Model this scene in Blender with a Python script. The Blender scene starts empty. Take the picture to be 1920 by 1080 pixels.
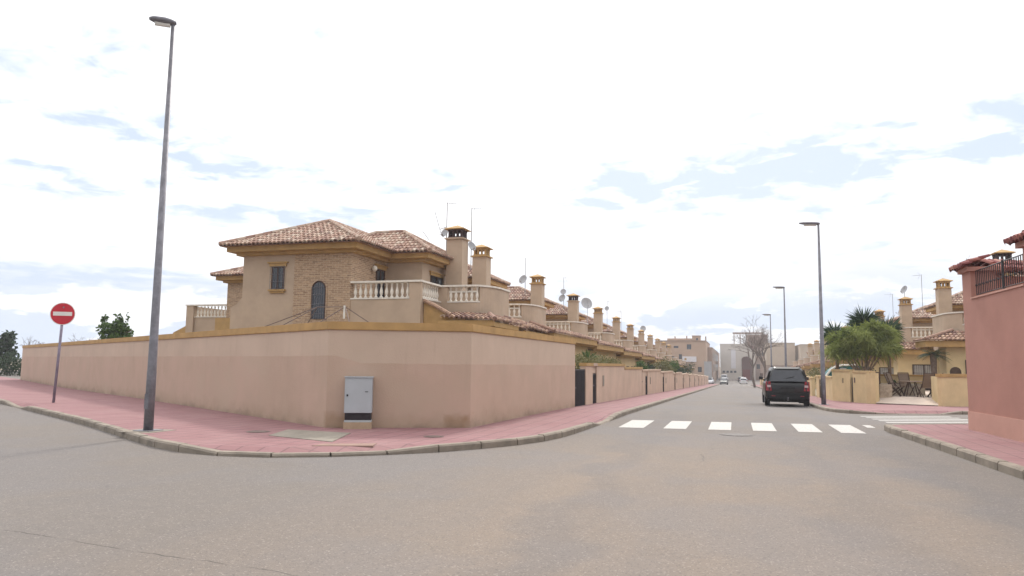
import bpy, bmesh, math, random
from mathutils import Vector, Matrix
random.seed(7)
scene = bpy.context.scene
COL = scene.collection
rad = math.radians

# ------------------------------------------------------------------ camera (world x = across street, y = along street)
E_H, FPX = 1.55, 1400.0
YAW, PITCH, ROLL = rad(16.6), rad(5.83), rad(0.65)
fh = Vector((-math.sin(YAW), math.cos(YAW), 0)); r0 = Vector((math.cos(YAW), math.sin(YAW), 0))
fwd = fh*math.cos(PITCH) + Vector((0, 0, 1))*math.sin(PITCH)
u0 = -fh*math.sin(PITCH) + Vector((0, 0, 1))*math.cos(PITCH)
cr = r0*math.cos(ROLL) + u0*math.sin(ROLL); cu = -r0*math.sin(ROLL) + u0*math.cos(ROLL)
cam_d = bpy.data.cameras.new('camera'); cam = bpy.data.objects.new('camera', cam_d); COL.objects.link(cam)
M = Matrix((cr, cu, -fwd)).transposed().to_4x4(); M.translation = Vector((0, 0, E_H)); cam.matrix_world = M
cam_d.sensor_width = 36; cam_d.lens = FPX/1920*36; cam_d.clip_end = 6000; cam_d.clip_start = 0.05
scene.camera = cam

def gz(x, y):
    """height of the ground: level at the junction, falling gently down the street"""
    g = 0.0
    if y > 24: g = -0.0163*(min(y, 176)-24)
    k = min(1, max(0, (x+45)/25))
    return g*k

# ------------------------------------------------------------------ materials
def mat(name, col, rough=0.85, var=0.12, scale=3.0, bump=0.0, bscale=60, metal=0.0, col2=None, dirt=None, spec=0.3):
    m = bpy.data.materials.new(name); m.use_nodes = True; nt = m.node_tree; N = nt.nodes; L = nt.links
    b = N['Principled BSDF']; b.inputs['Roughness'].default_value = rough; b.inputs['Metallic'].default_value = metal
    b.inputs['Specular IOR Level'].default_value = spec
    tc = N.new('ShaderNodeTexCoord'); n1 = N.new('ShaderNodeTexNoise'); n1.inputs['Scale'].default_value = scale
    n1.inputs['Detail'].default_value = 6; n1.inputs['Roughness'].default_value = .65
    L.new(tc.outputs['Object'], n1.inputs['Vector'])
    mr = N.new('ShaderNodeMapRange'); mr.inputs[1].default_value = .3; mr.inputs[2].default_value = .7
    L.new(n1.outputs['Fac'], mr.inputs[0])
    mx = N.new('ShaderNodeMix'); mx.data_type = 'RGBA'
    c2 = col2 or tuple(c*(1-var*2) for c in col)
    c1 = col if col2 else tuple(min(1, c*(1+var)) for c in col)
    mx.inputs[6].default_value = (*c1, 1); mx.inputs[7].default_value = (*c2, 1)
    L.new(mr.outputs[0], mx.inputs[0])
    L.new(mx.outputs[2], b.inputs['Base Color'])
    if bump:
        n2 = N.new('ShaderNodeTexNoise'); n2.inputs['Scale'].default_value = bscale; n2.inputs['Detail'].default_value = 4
        L.new(tc.outputs['Object'], n2.inputs['Vector'])
        bp = N.new('ShaderNodeBump'); bp.inputs['Strength'].default_value = bump; bp.inputs['Distance'].default_value = .02
        L.new(n2.outputs['Fac'], bp.inputs['Height']); L.new(bp.outputs[0], b.inputs['Normal'])
    m['mx'] = mx.name
    return m

def nd(m, t, **kw):
    n = m.node_tree.nodes.new(t)
    for k, v in kw.items(): setattr(n, k, v)
    return n
def mathn(m, op, a, b=None, c=None):
    n = nd(m, 'ShaderNodeMath', operation=op)
    for i, v in enumerate((a, b, c)):
        if v is None: continue
        if isinstance(v, (int, float)): n.inputs[i].default_value = v
        else: m.node_tree.links.new(v, n.inputs[i])
    return n.outputs[0]
def mixc(m, fac, a, b):
    n = nd(m, 'ShaderNodeMix', data_type='RGBA'); L = m.node_tree.links
    for i, v in ((0, fac), (6, a), (7, b)):
        if isinstance(v, (int, float)): n.inputs[i].default_value = v
        elif isinstance(v, tuple): n.inputs[i].default_value = (*v, 1)
        else: L.new(v, n.inputs[i])
    return n.outputs[2]
def noise(m, scale, detail=5, vec=None, rough=.6):
    n = nd(m, 'ShaderNodeTexNoise'); n.inputs['Scale'].default_value = scale; n.inputs['Detail'].default_value = detail
    n.inputs['Roughness'].default_value = rough
    if vec is None:
        tc = nd(m, 'ShaderNodeTexCoord'); vec = tc.outputs['Object']
    m.node_tree.links.new(vec, n.inputs['Vector'])
    return n.outputs['Fac']
def ramp(m, v, a, b):
    n = nd(m, 'ShaderNodeMapRange'); n.inputs[1].default_value = a; n.inputs[2].default_value = b
    m.node_tree.links.new(v, n.inputs[0]); return n.outputs[0]
def base_out(m): return m.node_tree.nodes[m['mx']].outputs[2]
def set_base(m, s): m.node_tree.links.new(s, m.node_tree.nodes['Principled BSDF'].inputs['Base Color'])
def sepxyz(m, world=False):
    if world:
        g = nd(m, 'ShaderNodeNewGeometry'); o = g.outputs['Position']
    else:
        g = nd(m, 'ShaderNodeTexCoord'); o = g.outputs['Object']
    s = nd(m, 'ShaderNodeSeparateXYZ'); m.node_tree.links.new(o, s.inputs[0]); return s.outputs, o

STUCCO = (0.470, 0.358, 0.262)
M_stucco = mat('stucco_house', STUCCO, var=.07, scale=1.1, bump=.25, bscale=45)
M_ochre = mat('ochre_trim', (.445, .280, .115), var=.1, scale=2.0, bump=.2, bscale=40)
M_cream = mat('cream_stucco', (0.635, 0.491, 0.277), var=.07, scale=1.3, bump=.2, bscale=45)
M_pale = mat('white_balustrade', (.74, .69, .61), var=.08, scale=5, rough=.7)
M_brick = mat('brick_facing', (.30, .18, .115), var=.1)
def mk_brick(m):
    L = m.node_tree.links
    (o, vec) = sepxyz(m)
    u = mathn(m, 'ADD', o[0], o[1])
    cb = nd(m, 'ShaderNodeCombineXYZ'); L.new(u, cb.inputs[0]); L.new(o[2], cb.inputs[1])
    b = nd(m, 'ShaderNodeTexBrick'); L.new(cb.outputs[0], b.inputs['Vector'])
    b.inputs['Color1'].default_value = (.47, .31, .19, 1); b.inputs['Color2'].default_value = (.22, .13, .08, 1)
    b.inputs['Mortar'].default_value = (.50, .38, .27, 1); b.inputs['Scale'].default_value = 1
    b.inputs['Brick Width'].default_value = .27; b.inputs['Row Height'].default_value = .075; b.inputs['Mortar Size'].default_value = .014
    b.inputs['Bias'].default_value = 0
    n = ramp(m, noise(m, 7, 5), .3, .7)
    c = mixc(m, mathn(m, 'MULTIPLY', n, .4), b.outputs['Color'], (.50, .37, .25))
    c = mixc(m, mathn(m, 'MULTIPLY', ramp(m, noise(m, 13, 5), .52, .66), .45), c, (.17, .10, .065))
    set_base(m, c)
    bp = nd(m, 'ShaderNodeBump'); bp.inputs['Strength'].default_value = .6; bp.inputs['Distance'].default_value = .015; bp.invert = True
    L.new(b.outputs['Fac'], bp.inputs['Height']); L.new(bp.outputs[0], m.node_tree.nodes['Principled BSDF'].inputs['Normal'])
mk_brick(M_brick)

# corner boundary wall: two coats of paint, the lower one darker, damp stains at the foot
M_wall = mat('boundary_wall_paint', (0.533, 0.412, 0.318), var=.05, scale=.6, bump=.3, bscale=35)
def mk_wall(m):
    (o, vec) = sepxyz(m, True)
    t = mathn(m, 'SUBTRACT', 1.69, mathn(m, 'MULTIPLY', ramp(m, o[0], -8.45, -7.95), .15))
    wob = mathn(m, 'MULTIPLY', mathn(m, 'SUBTRACT', noise(m, 1.6, 3, vec), .5), .05)
    d = mathn(m, 'SUBTRACT', mathn(m, 'ADD', t, wob), o[2])
    f = ramp(m, d, -.008, .012)
    up = base_out(m)
    patch = ramp(m, noise(m, .9, 6, vec), .38, .62)
    low = mixc(m, patch, (0.508, 0.366, 0.285), (0.461, 0.339, 0.256))
    c = mixc(m, f, up, low)
    # faint dust at the foot and irregular damp marks
    h = mathn(m, 'ADD', o[2], mathn(m, 'MULTIPLY', noise(m, 2.4, 6, vec), -.55))
    foot = mathn(m, 'SUBTRACT', 1, ramp(m, h, -.15, .22))
    c = mixc(m, mathn(m, 'MULTIPLY', foot, .7), c, (0.380, 0.280, 0.196))
    def stain(x, w, hh, col, k):
        dx = mathn(m, 'MULTIPLY', mathn(m, 'ABSOLUTE', mathn(m, 'SUBTRACT', o[0], x)), 1/w)
        dz = mathn(m, 'MULTIPLY', mathn(m, 'MAXIMUM', mathn(m, 'SUBTRACT', o[2], .12), 0), 1/hh)
        r = mathn(m, 'ADD', mathn(m, 'MAXIMUM', dx, dz), mathn(m, 'MULTIPLY', noise(m, 5, 5, vec), .8))
        return mathn(m, 'MULTIPLY', mathn(m, 'SUBTRACT', 1, ramp(m, r, .95, 1.35)), k)
    c = mixc(m, stain(-6.0, .30, .34, 0, .7), c, (.27, .165, .085))
    c = mixc(m, stain(-8.45, .32, .4, 0, .55), c, (.30, .195, .11))
    gr = mathn(m, 'ADD', o[2], mathn(m, 'MULTIPLY', noise(m, 1.3, 7, vec, .7), -.9))
    c = mixc(m, mathn(m, 'MULTIPLY', mathn(m, 'SUBTRACT', 1, ramp(m, gr, -.42, -.22)), .5), c, (.20, .15, .115))
    # vertical rain streaks
    cb = nd(m, 'ShaderNodeCombineXYZ'); L = m.node_tree.links
    L.new(mathn(m, 'MULTIPLY', mathn(m, 'ADD', o[0], mathn(m, 'MULTIPLY', o[1], .3)), 5), cb.inputs[0]); L.new(mathn(m, 'MULTIPLY', o[2], .35), cb.inputs[1])
    st = ramp(m, noise(m, 1.2, 4, cb.outputs[0]), .55, .8)
    top = ramp(m, o[2], .9, 2.2)
    c = mixc(m, mathn(m, 'MULTIPLY', st, mathn(m, 'ADD', .10, mathn(m, 'MULTIPLY', top, .16))), c, (.27, .185, .14))
    pt = ramp(m, noise(m, .45, 5, vec), .5, .62)
    c = mixc(m, mathn(m, 'MULTIPLY', pt, .16), c, (0.616, 0.494, 0.391))
    set_base(m, c)
mk_wall(M_wall)

M_asph = mat('asphalt', (.21, .195, .18), var=.06, scale=.5, rough=.93, bump=.5, bscale=90)
def mk_asph(m):
    (o, vec) = sepxyz(m, True); L = m.node_tree.links
    big = ramp(m, noise(m, .13, 4, vec), .38, .64)
    xw = mathn(m, 'ADD', o[0], mathn(m, 'MULTIPLY', mathn(m, 'SUBTRACT', noise(m, .35, 5, vec), .5), 3.2))
    tan_ = mathn(m, 'MULTIPLY', ramp(m, xw, -5.5, -2.2), mathn(m, 'SUBTRACT', 1, ramp(m, xw, 1.6, 2.6)))
    tan_ = mathn(m, 'MULTIPLY', tan_, mathn(m, 'SUBTRACT', 1, ramp(m, o[1], 12.5, 19)))
    c = mixc(m, tan_, (0.166, 0.144, 0.126), (0.218, 0.173, 0.136))
    c = mixc(m, mathn(m, 'MULTIPLY', mathn(m, 'SUBTRACT', big, .5), .35), c, (0.217, 0.187, 0.157))
    for lx, lw in ((1.15, .5), (2.75, .5), (-1.9, .45)):
        ln_ = mathn(m, 'SUBTRACT', 1, ramp(m, mathn(m, 'ABSOLUTE', mathn(m, 'SUBTRACT', mathn(m, 'SUBTRACT', xw, mathn(m, 'MULTIPLY', mathn(m, 'SUBTRACT', 16, o[1]), .02)), lx)), lw*.3, lw))
        c = mixc(m, mathn(m, 'MULTIPLY', ln_, .32), c, (0.117, 0.111, 0.113))
    spill = ramp(m, noise(m, .6, 7, vec, .66), .55, .72)
    c = mixc(m, mathn(m, 'MULTIPLY', spill, .3), c, (0.204, 0.170, 0.135))
    # dusty brown lobe to the right, as left by turning cars
    c = mixc(m, mathn(m, 'MULTIPLY', ramp(m, noise(m, .35, 6, vec), .45, .75), .40), c, (0.158, 0.145, 0.140))
    # tyre-worn bands along the street
    cb = nd(m, 'ShaderNodeCombineXYZ'); L.new(o[0], cb.inputs[0]); L.new(mathn(m, 'MULTIPLY', o[1], .06), cb.inputs[1])
    st = ramp(m, noise(m, 1.3, 4, cb.outputs[0]), .42, .72)
    c = mixc(m, mathn(m, 'MULTIPLY', st, .30), c, (0.146, 0.134, 0.130))
    # mottled wear patches and faint stain spots
    c = mixc(m, mathn(m, 'MULTIPLY', ramp(m, noise(m, 2.1, 7, vec, .72), .52, .72), .26), c, (0.140, 0.127, 0.119))
    c = mixc(m, mathn(m, 'MULTIPLY', ramp(m, noise(m, 5.5, 6, vec, .7), .5, .75), .22), c, (0.285, 0.243, 0.208))
    lb = ramp(m, noise(m, .22, 3, vec), .46, .56); c = mixc(m, mathn(m, 'MULTIPLY', lb, .35), c, (.165, .158, .162))
    ol = ramp(m, noise(m, .9, 8, vec, .7), .66, .74); c = mixc(m, mathn(m, 'MULTIPLY', ol, .5), c, (.10, .095, .095))
    # stone grain: pale and dark chips
    v = nd(m, 'ShaderNodeTexVoronoi'); v.inputs['Scale'].default_value = 75; L.new(vec, v.inputs['Vector'])
    s = nd(m, 'ShaderNodeSeparateColor'); L.new(v.outputs['Color'], s.inputs[0])
    g1 = ramp(m, s.outputs[0], .93, .96); c = mixc(m, mathn(m, 'MULTIPLY', g1, .42), c, (0.385, 0.337, 0.298))
    g2 = mathn(m, 'SUBTRACT', 1, ramp(m, s.outputs[1], .10, .14)); c = mixc(m, mathn(m, 'MULTIPLY', g2, .45), c, (0.093, 0.084, 0.080))
    fine = ramp(m, noise(m, 26, 5, vec, .8), .35, .65)
    c = mixc(m, mathn(m, 'MULTIPLY', fine, .18), c, (0.124, 0.111, 0.104))
    # one long open joint and a few fine cracks
    wv = mathn(m, 'MULTIPLY', mathn(m, 'SUBTRACT', noise(m, 1.1, 6, vec), .5), .22)
    ln = mathn(m, 'ABSOLUTE', mathn(m, 'ADD', mathn(m, 'ADD', mathn(m, 'ADD', mathn(m, 'MULTIPLY', o[0], .13), o[1]), -4.54), wv))
    ck = mathn(m, 'MULTIPLY', mathn(m, 'SUBTRACT', 1, ramp(m, ln, .004, .012)), mathn(m, 'SUBTRACT', 1, ramp(m, o[0], -3.6, -2.2)))
    brk = ramp(m, noise(m, 1.9, 4, vec), .36, .5)
    c = mixc(m, mathn(m, 'MULTIPLY', mathn(m, 'MULTIPLY', ck, brk), .8), c, (.05, .045, .042))
    v2 = nd(m, 'ShaderNodeTexVoronoi', feature='DISTANCE_TO_EDGE'); v2.inputs['Scale'].default_value = .16
    mp = nd(m, 'ShaderNodeVectorMath', operation='ADD'); nn = nd(m, 'ShaderNodeTexNoise'); nn.inputs['Scale'].default_value = .9; nn.inputs['Detail'].default_value = 6
    L.new(vec, nn.inputs['Vector']); L.new(vec, mp.inputs[0]); L.new(nn.outputs['Color'], mp.inputs[1]); L.new(mp.outputs[0], v2.inputs['Vector'])
    c2 = mathn(m, 'SUBTRACT', 1, ramp(m, v2.outputs['Distance'], .0006, .0022))
    brk2 = ramp(m, noise(m, .5, 3, vec), .52, .58)
    c = mixc(m, mathn(m, 'MULTIPLY', mathn(m, 'MULTIPLY', c2, brk2), .6), c, (.07, .065, .06))
    set_base(m, c)
mk_asph(M_asph)

M_pave = mat('red_paving', (.42, .21, .20), var=.08, scale=1.5, rough=.9, bump=.2, bscale=60)
def mk_pave(m):
    (o, vec) = sepxyz(m, True); L = m.node_tree.links
    b = nd(m, 'ShaderNodeTexBrick'); L.new(vec, b.inputs['Vector'])
    b.offset = 0
    b.inputs['Color1'].default_value = (0.253, 0.131, 0.136, 1); b.inputs['Color2'].default_value = (0.224, 0.110, 0.113, 1)
    b.inputs['Mortar'].default_value = (0.127, 0.068, 0.070, 1); b.inputs['Scale'].default_value = 1
    b.inputs['Brick Width'].default_value = .4; b.inputs['Row Height'].default_value = .4; b.inputs['Mortar Size'].default_value = .016
    n = ramp(m, noise(m, .7, 6, vec), .35, .7)
    c = mixc(m, mathn(m, 'MULTIPLY', n, .55), b.outputs['Color'], (0.276, 0.168, 0.162))
    n2 = ramp(m, noise(m, 4, 6, vec, .7), .55, .75)
    c = mixc(m, mathn(m, 'MULTIPLY', n2, .35), c, (0.158, 0.083, 0.083))
    n3 = ramp(m, noise(m, 24, 4, vec, .7), .4, .7)
    c = mixc(m, mathn(m, 'MULTIPLY', n3, .15), c, (0.282, 0.144, 0.140))
    set_base(m, c)
mk_pave(M_pave)
M_kerb = mat('kerb_concrete', (.26, .222, .18), var=.15, scale=2.5, bump=.5, bscale=50, rough=.95)
M_conc = mat('concrete_cover', (.25, .22, .18), var=.12, scale=4, bump=.3)
M_paint = mat('road_paint', (.48, .465, .44), rough=.85, col2=(.43, .41, .38), scale=7)
set_base(M_paint, mixc(M_paint, mathn(M_paint, 'MULTIPLY', ramp(M_paint, noise(M_paint, 16, 7, None, .75), .50, .60), .7), base_out(M_paint), (.27, .25, .235)))
M_iron = mat('cast_iron', (.16, .115, .10), var=.2, scale=14, rough=.7)
M_steel = mat('galvanised_steel', (.20, .195, .215), var=.16, scale=7, rough=.55, metal=.35)
M_grey = mat('grey_cabinet_paint', (.42, .45, .47), var=.04, scale=3, rough=.6)
M_dark = mat('dark_vent', (.03, .025, .028), var=.1, rough=.7)
M_red = mat('sign_red', (.52, .028, .045), var=.04, rough=.5)
M_white = mat('sign_white', (.74, .73, .68), var=.04, rough=.5)
M_gate = mat('black_gate', (.025, .024, .03), var=.2, rough=.5)
M_wood = mat('brown_door', (.07, .035, .025), var=.2, rough=.6)
M_glass = mat('window_glass', (.05, .06, .075), var=.2, scale=1.5, rough=.12, spec=.7)
M_curt = mat('shutter', (.42, .40, .38), var=.1, rough=.6)
M_grille = mat('iron_grille', (.035, .03, .032), var=.1, rough=.5)
M_pink = mat('pink_render', (0.399, 0.204, 0.162), var=.06, scale=.9, bump=.25, bscale=45)
M_pinkl = mat('pink_render_base', (0.522, 0.301, 0.240), var=.05, scale=1.2, bump=.25, bscale=45)
M_tilered = mat('red_glazed_tile', (.22, .07, .065), var=.2, scale=6, rough=.5)
M_soil = mat('soil', (.26, .20, .14), var=.15, scale=.4, col2=(.17, .15, .09))
M_patio = mat('patio_paving', (.52, .43, .36), var=.07, scale=1.2)
M_stone = mat('rough_stone', (.40, .33, .25), var=.2, scale=6, bump=.6, bscale=14)
M_sooty = mat('sooty_lantern', (.06, .035, .035), var=.2)
M_terr = mat('chimney_terracotta', (.46, .22, .13), var=.1)
M_dish = mat('dish_grey', (.36, .36, .37), var=.1, rough=.6)
M_bark = mat('bark', (.17, .125, .095), var=.2, scale=9, bump=.5, bscale=30)
M_bare = mat('bare_branch', (.17, .135, .115), var=.15, scale=5)
M_plastic = mat('brown_resin', (.07, .042, .03), var=.15, rough=.6)
M_sling = mat('sling_fabric', (.20, .14, .10), var=.1)
M_teal = mat('teal_cover', (.02, .13, .14), var=.1, rough=.6)
M_apt1 = mat('apartment_tan', (.46, .33, .245), var=.06, scale=.3)
M_apt2 = mat('apartment_brown', (.36, .265, .21), var=.08, scale=.3)
M_off = mat('offwhite_render', (.58, .53, .48), var=.05, scale=.3)
M_taupe = mat('taupe_render', (.36, .28, .24), var=.06, scale=.3)
M_sandb = mat('sand_render', (.54, .44, .34), var=.05, scale=.3)
M_sign = mat('billboard_white', (.68, .66, .68), var=.05, rough=.6)
M_plate = mat('plate_blank', (.55, .55, .5), var=.03, rough=.5)

def tint_mat(name, cols, rough=.85, extra=.25, scale=30, trans=0):
    """colour picked per tile / leaf from the 'tint' attribute"""
    m = mat(name, cols[0], rough=rough); L = m.node_tree.links
    a = nd(m, 'ShaderNodeAttribute', attribute_name='tint')
    rp = nd(m, 'ShaderNodeValToRGB'); el = rp.color_ramp.elements
    el[0].position = 0; el[0].color = (*cols[0], 1); el[1].position = 1; el[1].color = (*cols[-1], 1)
    for i, c in enumerate(cols[1:-1]):
        e = el.new((i+1)/(len(cols)-1)); e.color = (*c, 1)
    L.new(a.outputs['Fac'], rp.inputs[0])
    n = ramp(m, noise(m, scale, 4), .35, .7)
    c = mixc(m, mathn(m, 'MULTIPLY', n, extra), rp.outputs[0], tuple(v*.55 for v in cols[0]))
    set_base(m, c)
    if trans:
        b = m.node_tree.nodes['Principled BSDF']; tr = nd(m, 'ShaderNodeBsdfTranslucent'); L.new(c, tr.inputs[0])
        ms = nd(m, 'ShaderNodeMixShader'); ms.inputs[0].default_value = trans
        out = [n for n in m.node_tree.nodes if n.type == 'OUTPUT_MATERIAL'][0]
        L.new(b.outputs[0], ms.inputs[1]); L.new(tr.outputs[0], ms.inputs[2]); L.new(ms.outputs[0], out.inputs[0])
    return m
M_tile = tint_mat('clay_roof_tiles', [(.23, .14, .11), (.34, .205, .155), (.43, .285, .215), (.50, .385, .30), (.57, .475, .385)], extra=.5, scale=9)
M_tile2 = tint_mat('clay_canopy_tiles', [(.15, .085, .075), (.26, .15, .115), (.40, .25, .17), (.52, .38, .27)], extra=.5, scale=9)
M_leafy = tint_mat('leaf_green', [(.035, .065, .022), (.07, .12, .035), (.12, .18, .05)], trans=.25, extra=.1)
M_leafd = tint_mat('leaf_dark', [(.018, .035, .018), (.035, .06, .028), (.06, .09, .035)], trans=.15, extra=.1)
M_leafl = tint_mat('leaf_feathery', [(.085, .12, .03), (.20, .24, .065), (.36, .40, .13)], trans=.3, extra=.1)
M_leafo = tint_mat('leaf_olive', [(.10, .105, .04), (.17, .165, .07), (.25, .21, .12)], trans=.2, extra=.1)
M_yucca = tint_mat('leaf_yucca', [(.02, .045, .025), (.04, .08, .04), (.09, .14, .07)], trans=.1, extra=.1, rough=.5)

# ------------------------------------------------------------------ mesh builder
class MB:
    def __init__(s): s.v = []; s.f = []; s.t = []
    def add(s, vs, fs, tint=.5):
        o = len(s.v); s.v += [tuple(p) for p in vs]; s.f += [tuple(i+o for i in f) for f in fs]
        s.t += [tint]*len(vs) if isinstance(tint, (int, float)) else tint
        return s
    def box(s, x0, x1, y0, y1, z0, z1):
        x0, x1 = sorted((x0, x1)); y0, y1 = sorted((y0, y1)); z0, z1 = sorted((z0, z1))
        return s.add([(x0,y0,z0),(x1,y0,z0),(x1,y1,z0),(x0,y1,z0),(x0,y0,z1),(x1,y0,z1),(x1,y1,z1),(x0,y1,z1)],
                     [(0,3,2,1),(4,5,6,7),(0,1,5,4),(1,2,6,5),(2,3,7,6),(3,0,4,7)])
    def seg(s, a, b, w, z0, z1, off=0.0):
        """upright slab along a-b (2D), thickness w to the left of travel shifted by off; z0,z1 may be pairs"""
        a = Vector(a[:2]); b = Vector(b[:2]); d = (b-a).normalized(); n = Vector((-d.y, d.x))
        z0 = z0 if isinstance(z0, tuple) else (z0, z0); z1 = z1 if isinstance(z1, tuple) else (z1, z1)
        p = [a+n*off, b+n*off, b+n*(off+w), a+n*(off+w)]; zz = [0, 1, 1, 0]
        return s.add([(q.x, q.y, z0[k]) for q, k in zip(p, zz)] + [(q.x, q.y, z1[k]) for q, k in zip(p, zz)],
                     [(0,3,2,1),(4,5,6,7),(0,1,5,4),(1,2,6,5),(2,3,7,6),(3,0,4,7)])
    def path(s, pts, w, z0, z1, off=0.0, closed=False):
        """slab following a 2D path with mitred joints"""
        P = [Vector(p[:2]) for p in pts]; n = len(P); L = []; R = []
        for i in range(n):
            d1 = (P[i]-P[i-1]).normalized() if i > 0 else None
            d2 = (P[i+1]-P[i]).normalized() if i < n-1 else None
            d1 = d1 or d2; d2 = d2 or d1
            n1 = Vector((-d1.y, d1.x)); n2 = Vector((-d2.y, d2.x)); m = (n1+n2).normalized(); k = 1/max(.35, m.dot(n1))
            L.append(P[i]+m*off*k); R.append(P[i]+m*(off+w)*k)
        zf = lambda z, p: z(p.x, p.y) if callable(z) else z
        vs = []; fs = []
        for i in range(n):
            vs += [(L[i].x, L[i].y, zf(z0, P[i])), (R[i].x, R[i].y, zf(z0, P[i])), (R[i].x, R[i].y, zf(z1, P[i])), (L[i].x, L[i].y, zf(z1, P[i]))]
        for i in range(n-1):
            a, b = 4*i, 4*i+4
            for k in range(4): fs.append((a+k, a+(k+1) % 4, b+(k+1) % 4, b+k))
        fs += [(3,2,1,0), (4*n-4, 4*n-3, 4*n-2, 4*n-1)]
        return s.add(vs, fs)
    def tube(s, pts, r, seg=8, r2=None, tint=.5):
        P = [Vector(p) for p in pts]; n = len(P); vs = []; fs = []
        for i, p in enumerate(P):
            d = (P[min(i+1, n-1)]-P[max(i-1, 0)]).normalized()
            a = d.cross(Vector((0, 0, 1)));
            if a.length < .1: a = d.cross(Vector((1, 0, 0)))
            a.normalize(); b = d.cross(a)
            rr = r if r2 is None else r+(r2-r)*i/(n-1)
            if isinstance(r, (list, tuple)): rr = r[i]
            for k in range(seg):
                t = 2*math.pi*k/seg; vs.append(p+a*math.cos(t)*rr+b*math.sin(t)*rr)
        for i in range(n-1):
            for k in range(seg):
                fs.append((i*seg+k, i*seg+(k+1) % seg, (i+1)*seg+(k+1) % seg, (i+1)*seg+k))
        fs += [tuple(range(seg))[::-1], tuple(range((n-1)*seg, n*seg))]
        return s.add(vs, fs, tint)
    def lathe(s, prof, c=(0, 0, 0), seg=12):
        vs = []; fs = []; n = len(prof)
        for r, z in prof:
            for k in range(seg):
                t = 2*math.pi*k/seg; vs.append((c[0]+r*math.cos(t), c[1]+r*math.sin(t), c[2]+z))
        for i in range(n-1):
            for k in range(seg): fs.append((i*seg+k, i*seg+(k+1) % seg, (i+1)*seg+(k+1) % seg, (i+1)*seg+k))
        fs += [tuple(range(seg))[::-1], tuple(range((n-1)*seg, n*seg))]
        return s.add(vs, fs)
    def poly(s, pts, z0, z1):
        """vertical prism over a 2D polygon"""
        n = len(pts); zf = lambda z, p: z(p[0], p[1]) if callable(z) else z
        vs = [(p[0], p[1], zf(z0, p)) for p in pts] + [(p[0], p[1], zf(z1, p)) for p in pts]
        fs = [tuple(range(n))[::-1], tuple(range(n, 2*n))] + [(i, (i+1) % n, n+(i+1) % n, n+i) for i in range(n)]
        return s.add(vs, fs)
    def extr(s, pts, d):
        """prism: planar 3D polygon extruded by vector d"""
        n = len(pts); d = Vector(d); P = [Vector(p) for p in pts]
        return s.add(P+[p+d for p in P], [tuple(range(n))[::-1], tuple(range(n, 2*n))] + [(i, (i+1) % n, n+(i+1) % n, n+i) for i in range(n)])
    def pyramid(s, x0, x1, y0, y1, z0, h, apex=None, base=.04):
        x0, x1 = sorted((x0, x1)); cx, cy = (x0+x1)/2, (y0+y1)/2
        if base: s.box(x0, x1, y0, y1, z0, z0+base)
        z = z0+base
        return s.add([(x0,y0,z),(x1,y0,z),(x1,y1,z),(x0,y1,z),(cx,cy,z0+h)], [(0,1,4),(1,2,4),(2,3,4),(3,0,4)])
    def tiles(s, e0, e1, r0_, r1_, pitch=.2, row=.34, amp=.05, lift=.04, rnd=None):
        """barrel tiles over a roof slope: eave e0-e1, ridge r0-r1"""
        rnd = rnd or random.Random(3)
        e0, e1, r0_, r1_ = map(Vector, (e0, e1, r0_, r1_)); eh = (e1-e0).normalized()
        up = r0_-e0; up = up-eh*up.dot(eh); H = up.length
        if H < .05: return s
        uh = up/H; nrm = eh.cross(uh).normalized()
        if nrm.z < 0: nrm = -nrm
        W = (e1-e0).length; a = (r0_-e0).dot(eh); b = (r1_-e0).dot(eh)
        nr = max(1, round(H/row)); SEG = 6; nt = int(W/pitch)+1
        for i in range(nr):
            v0, v1 = i/nr, (i+1)/nr
            l0, rr0 = a*v0, W+(b-W)*v0; l1, rr1 = a*v1, W+(b-W)*v1
            for j in range(nt):
                tint = min(1, max(0, rnd.gauss(.5, .27)));
                ua = j*pitch; ub = ua+pitch
                if ub <= min(l0, l1) or ua >= max(rr0, rr1): continue
                jl = lift+rnd.uniform(-.008, .012)
                vs = []
                for k in range(SEG+1):
                    u = ua+(ub-ua)*k/SEG; h = amp*abs(math.sin(math.pi*(k/SEG)))-(.012 if k in (0, SEG) else 0)
                    c0 = min(max(u, l0), rr0); c1 = min(max(u, l1), rr1)
                    p0 = e0+eh*c0+uh*(v0*H-.02)+nrm*(h+jl); p1 = e0+eh*c1+uh*(v1*H)+nrm*h
                    vs += [p0, p1, e0+eh*c0+uh*(v0*H-.02)+nrm*(h-.03)]
                fs = []
                for k in range(SEG):
                    q = 3*k; fs += [(q, q+3, q+4, q+1), (q, q+2, q+5, q+3)]
                s.add(vs, fs, tint)
        return s
    def hip(s, x0, x1, y0, y1, z, zr, sides='SNEW', ridge=None, **kw):
        """hip roof in tiles; longer axis carries the ridge; returns ridge ends"""
        w, d = x1-x0, y1-y0; h = min(w, d)/2; cx, cy = (x0+x1)/2, (y0+y1)/2
        if d >= w: A, B = (cx, y0+h, zr), (cx, y1-h, zr)
        else: A, B = (x0+h, cy, zr), (x1-h, cy, zr)
        c = [(x0, y0, z), (x1, y0, z), (x1, y1, z), (x0, y1, z)]
        if d >= w: F = {'S': (c[0], c[1], A, A), 'E': (c[1], c[2], A, B), 'N': (c[2], c[3], B, B), 'W': (c[3], c[0], B, A)}
        else: F = {'S': (c[0], c[1], A, B), 'E': (c[1], c[2], B, B), 'N': (c[2], c[3], B, A), 'W': (c[3], c[0], A, A)}
        for k in sides: s.tiles(*F[k], **kw)
        # closed underside and smooth core just below the tiles
        o = len(s.v); dz = -.05
        vs = [(p[0], p[1], p[2]+dz) for p in c] + [(A[0], A[1], A[2]+dz), (B[0], B[1], B[2]+dz)]
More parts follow.
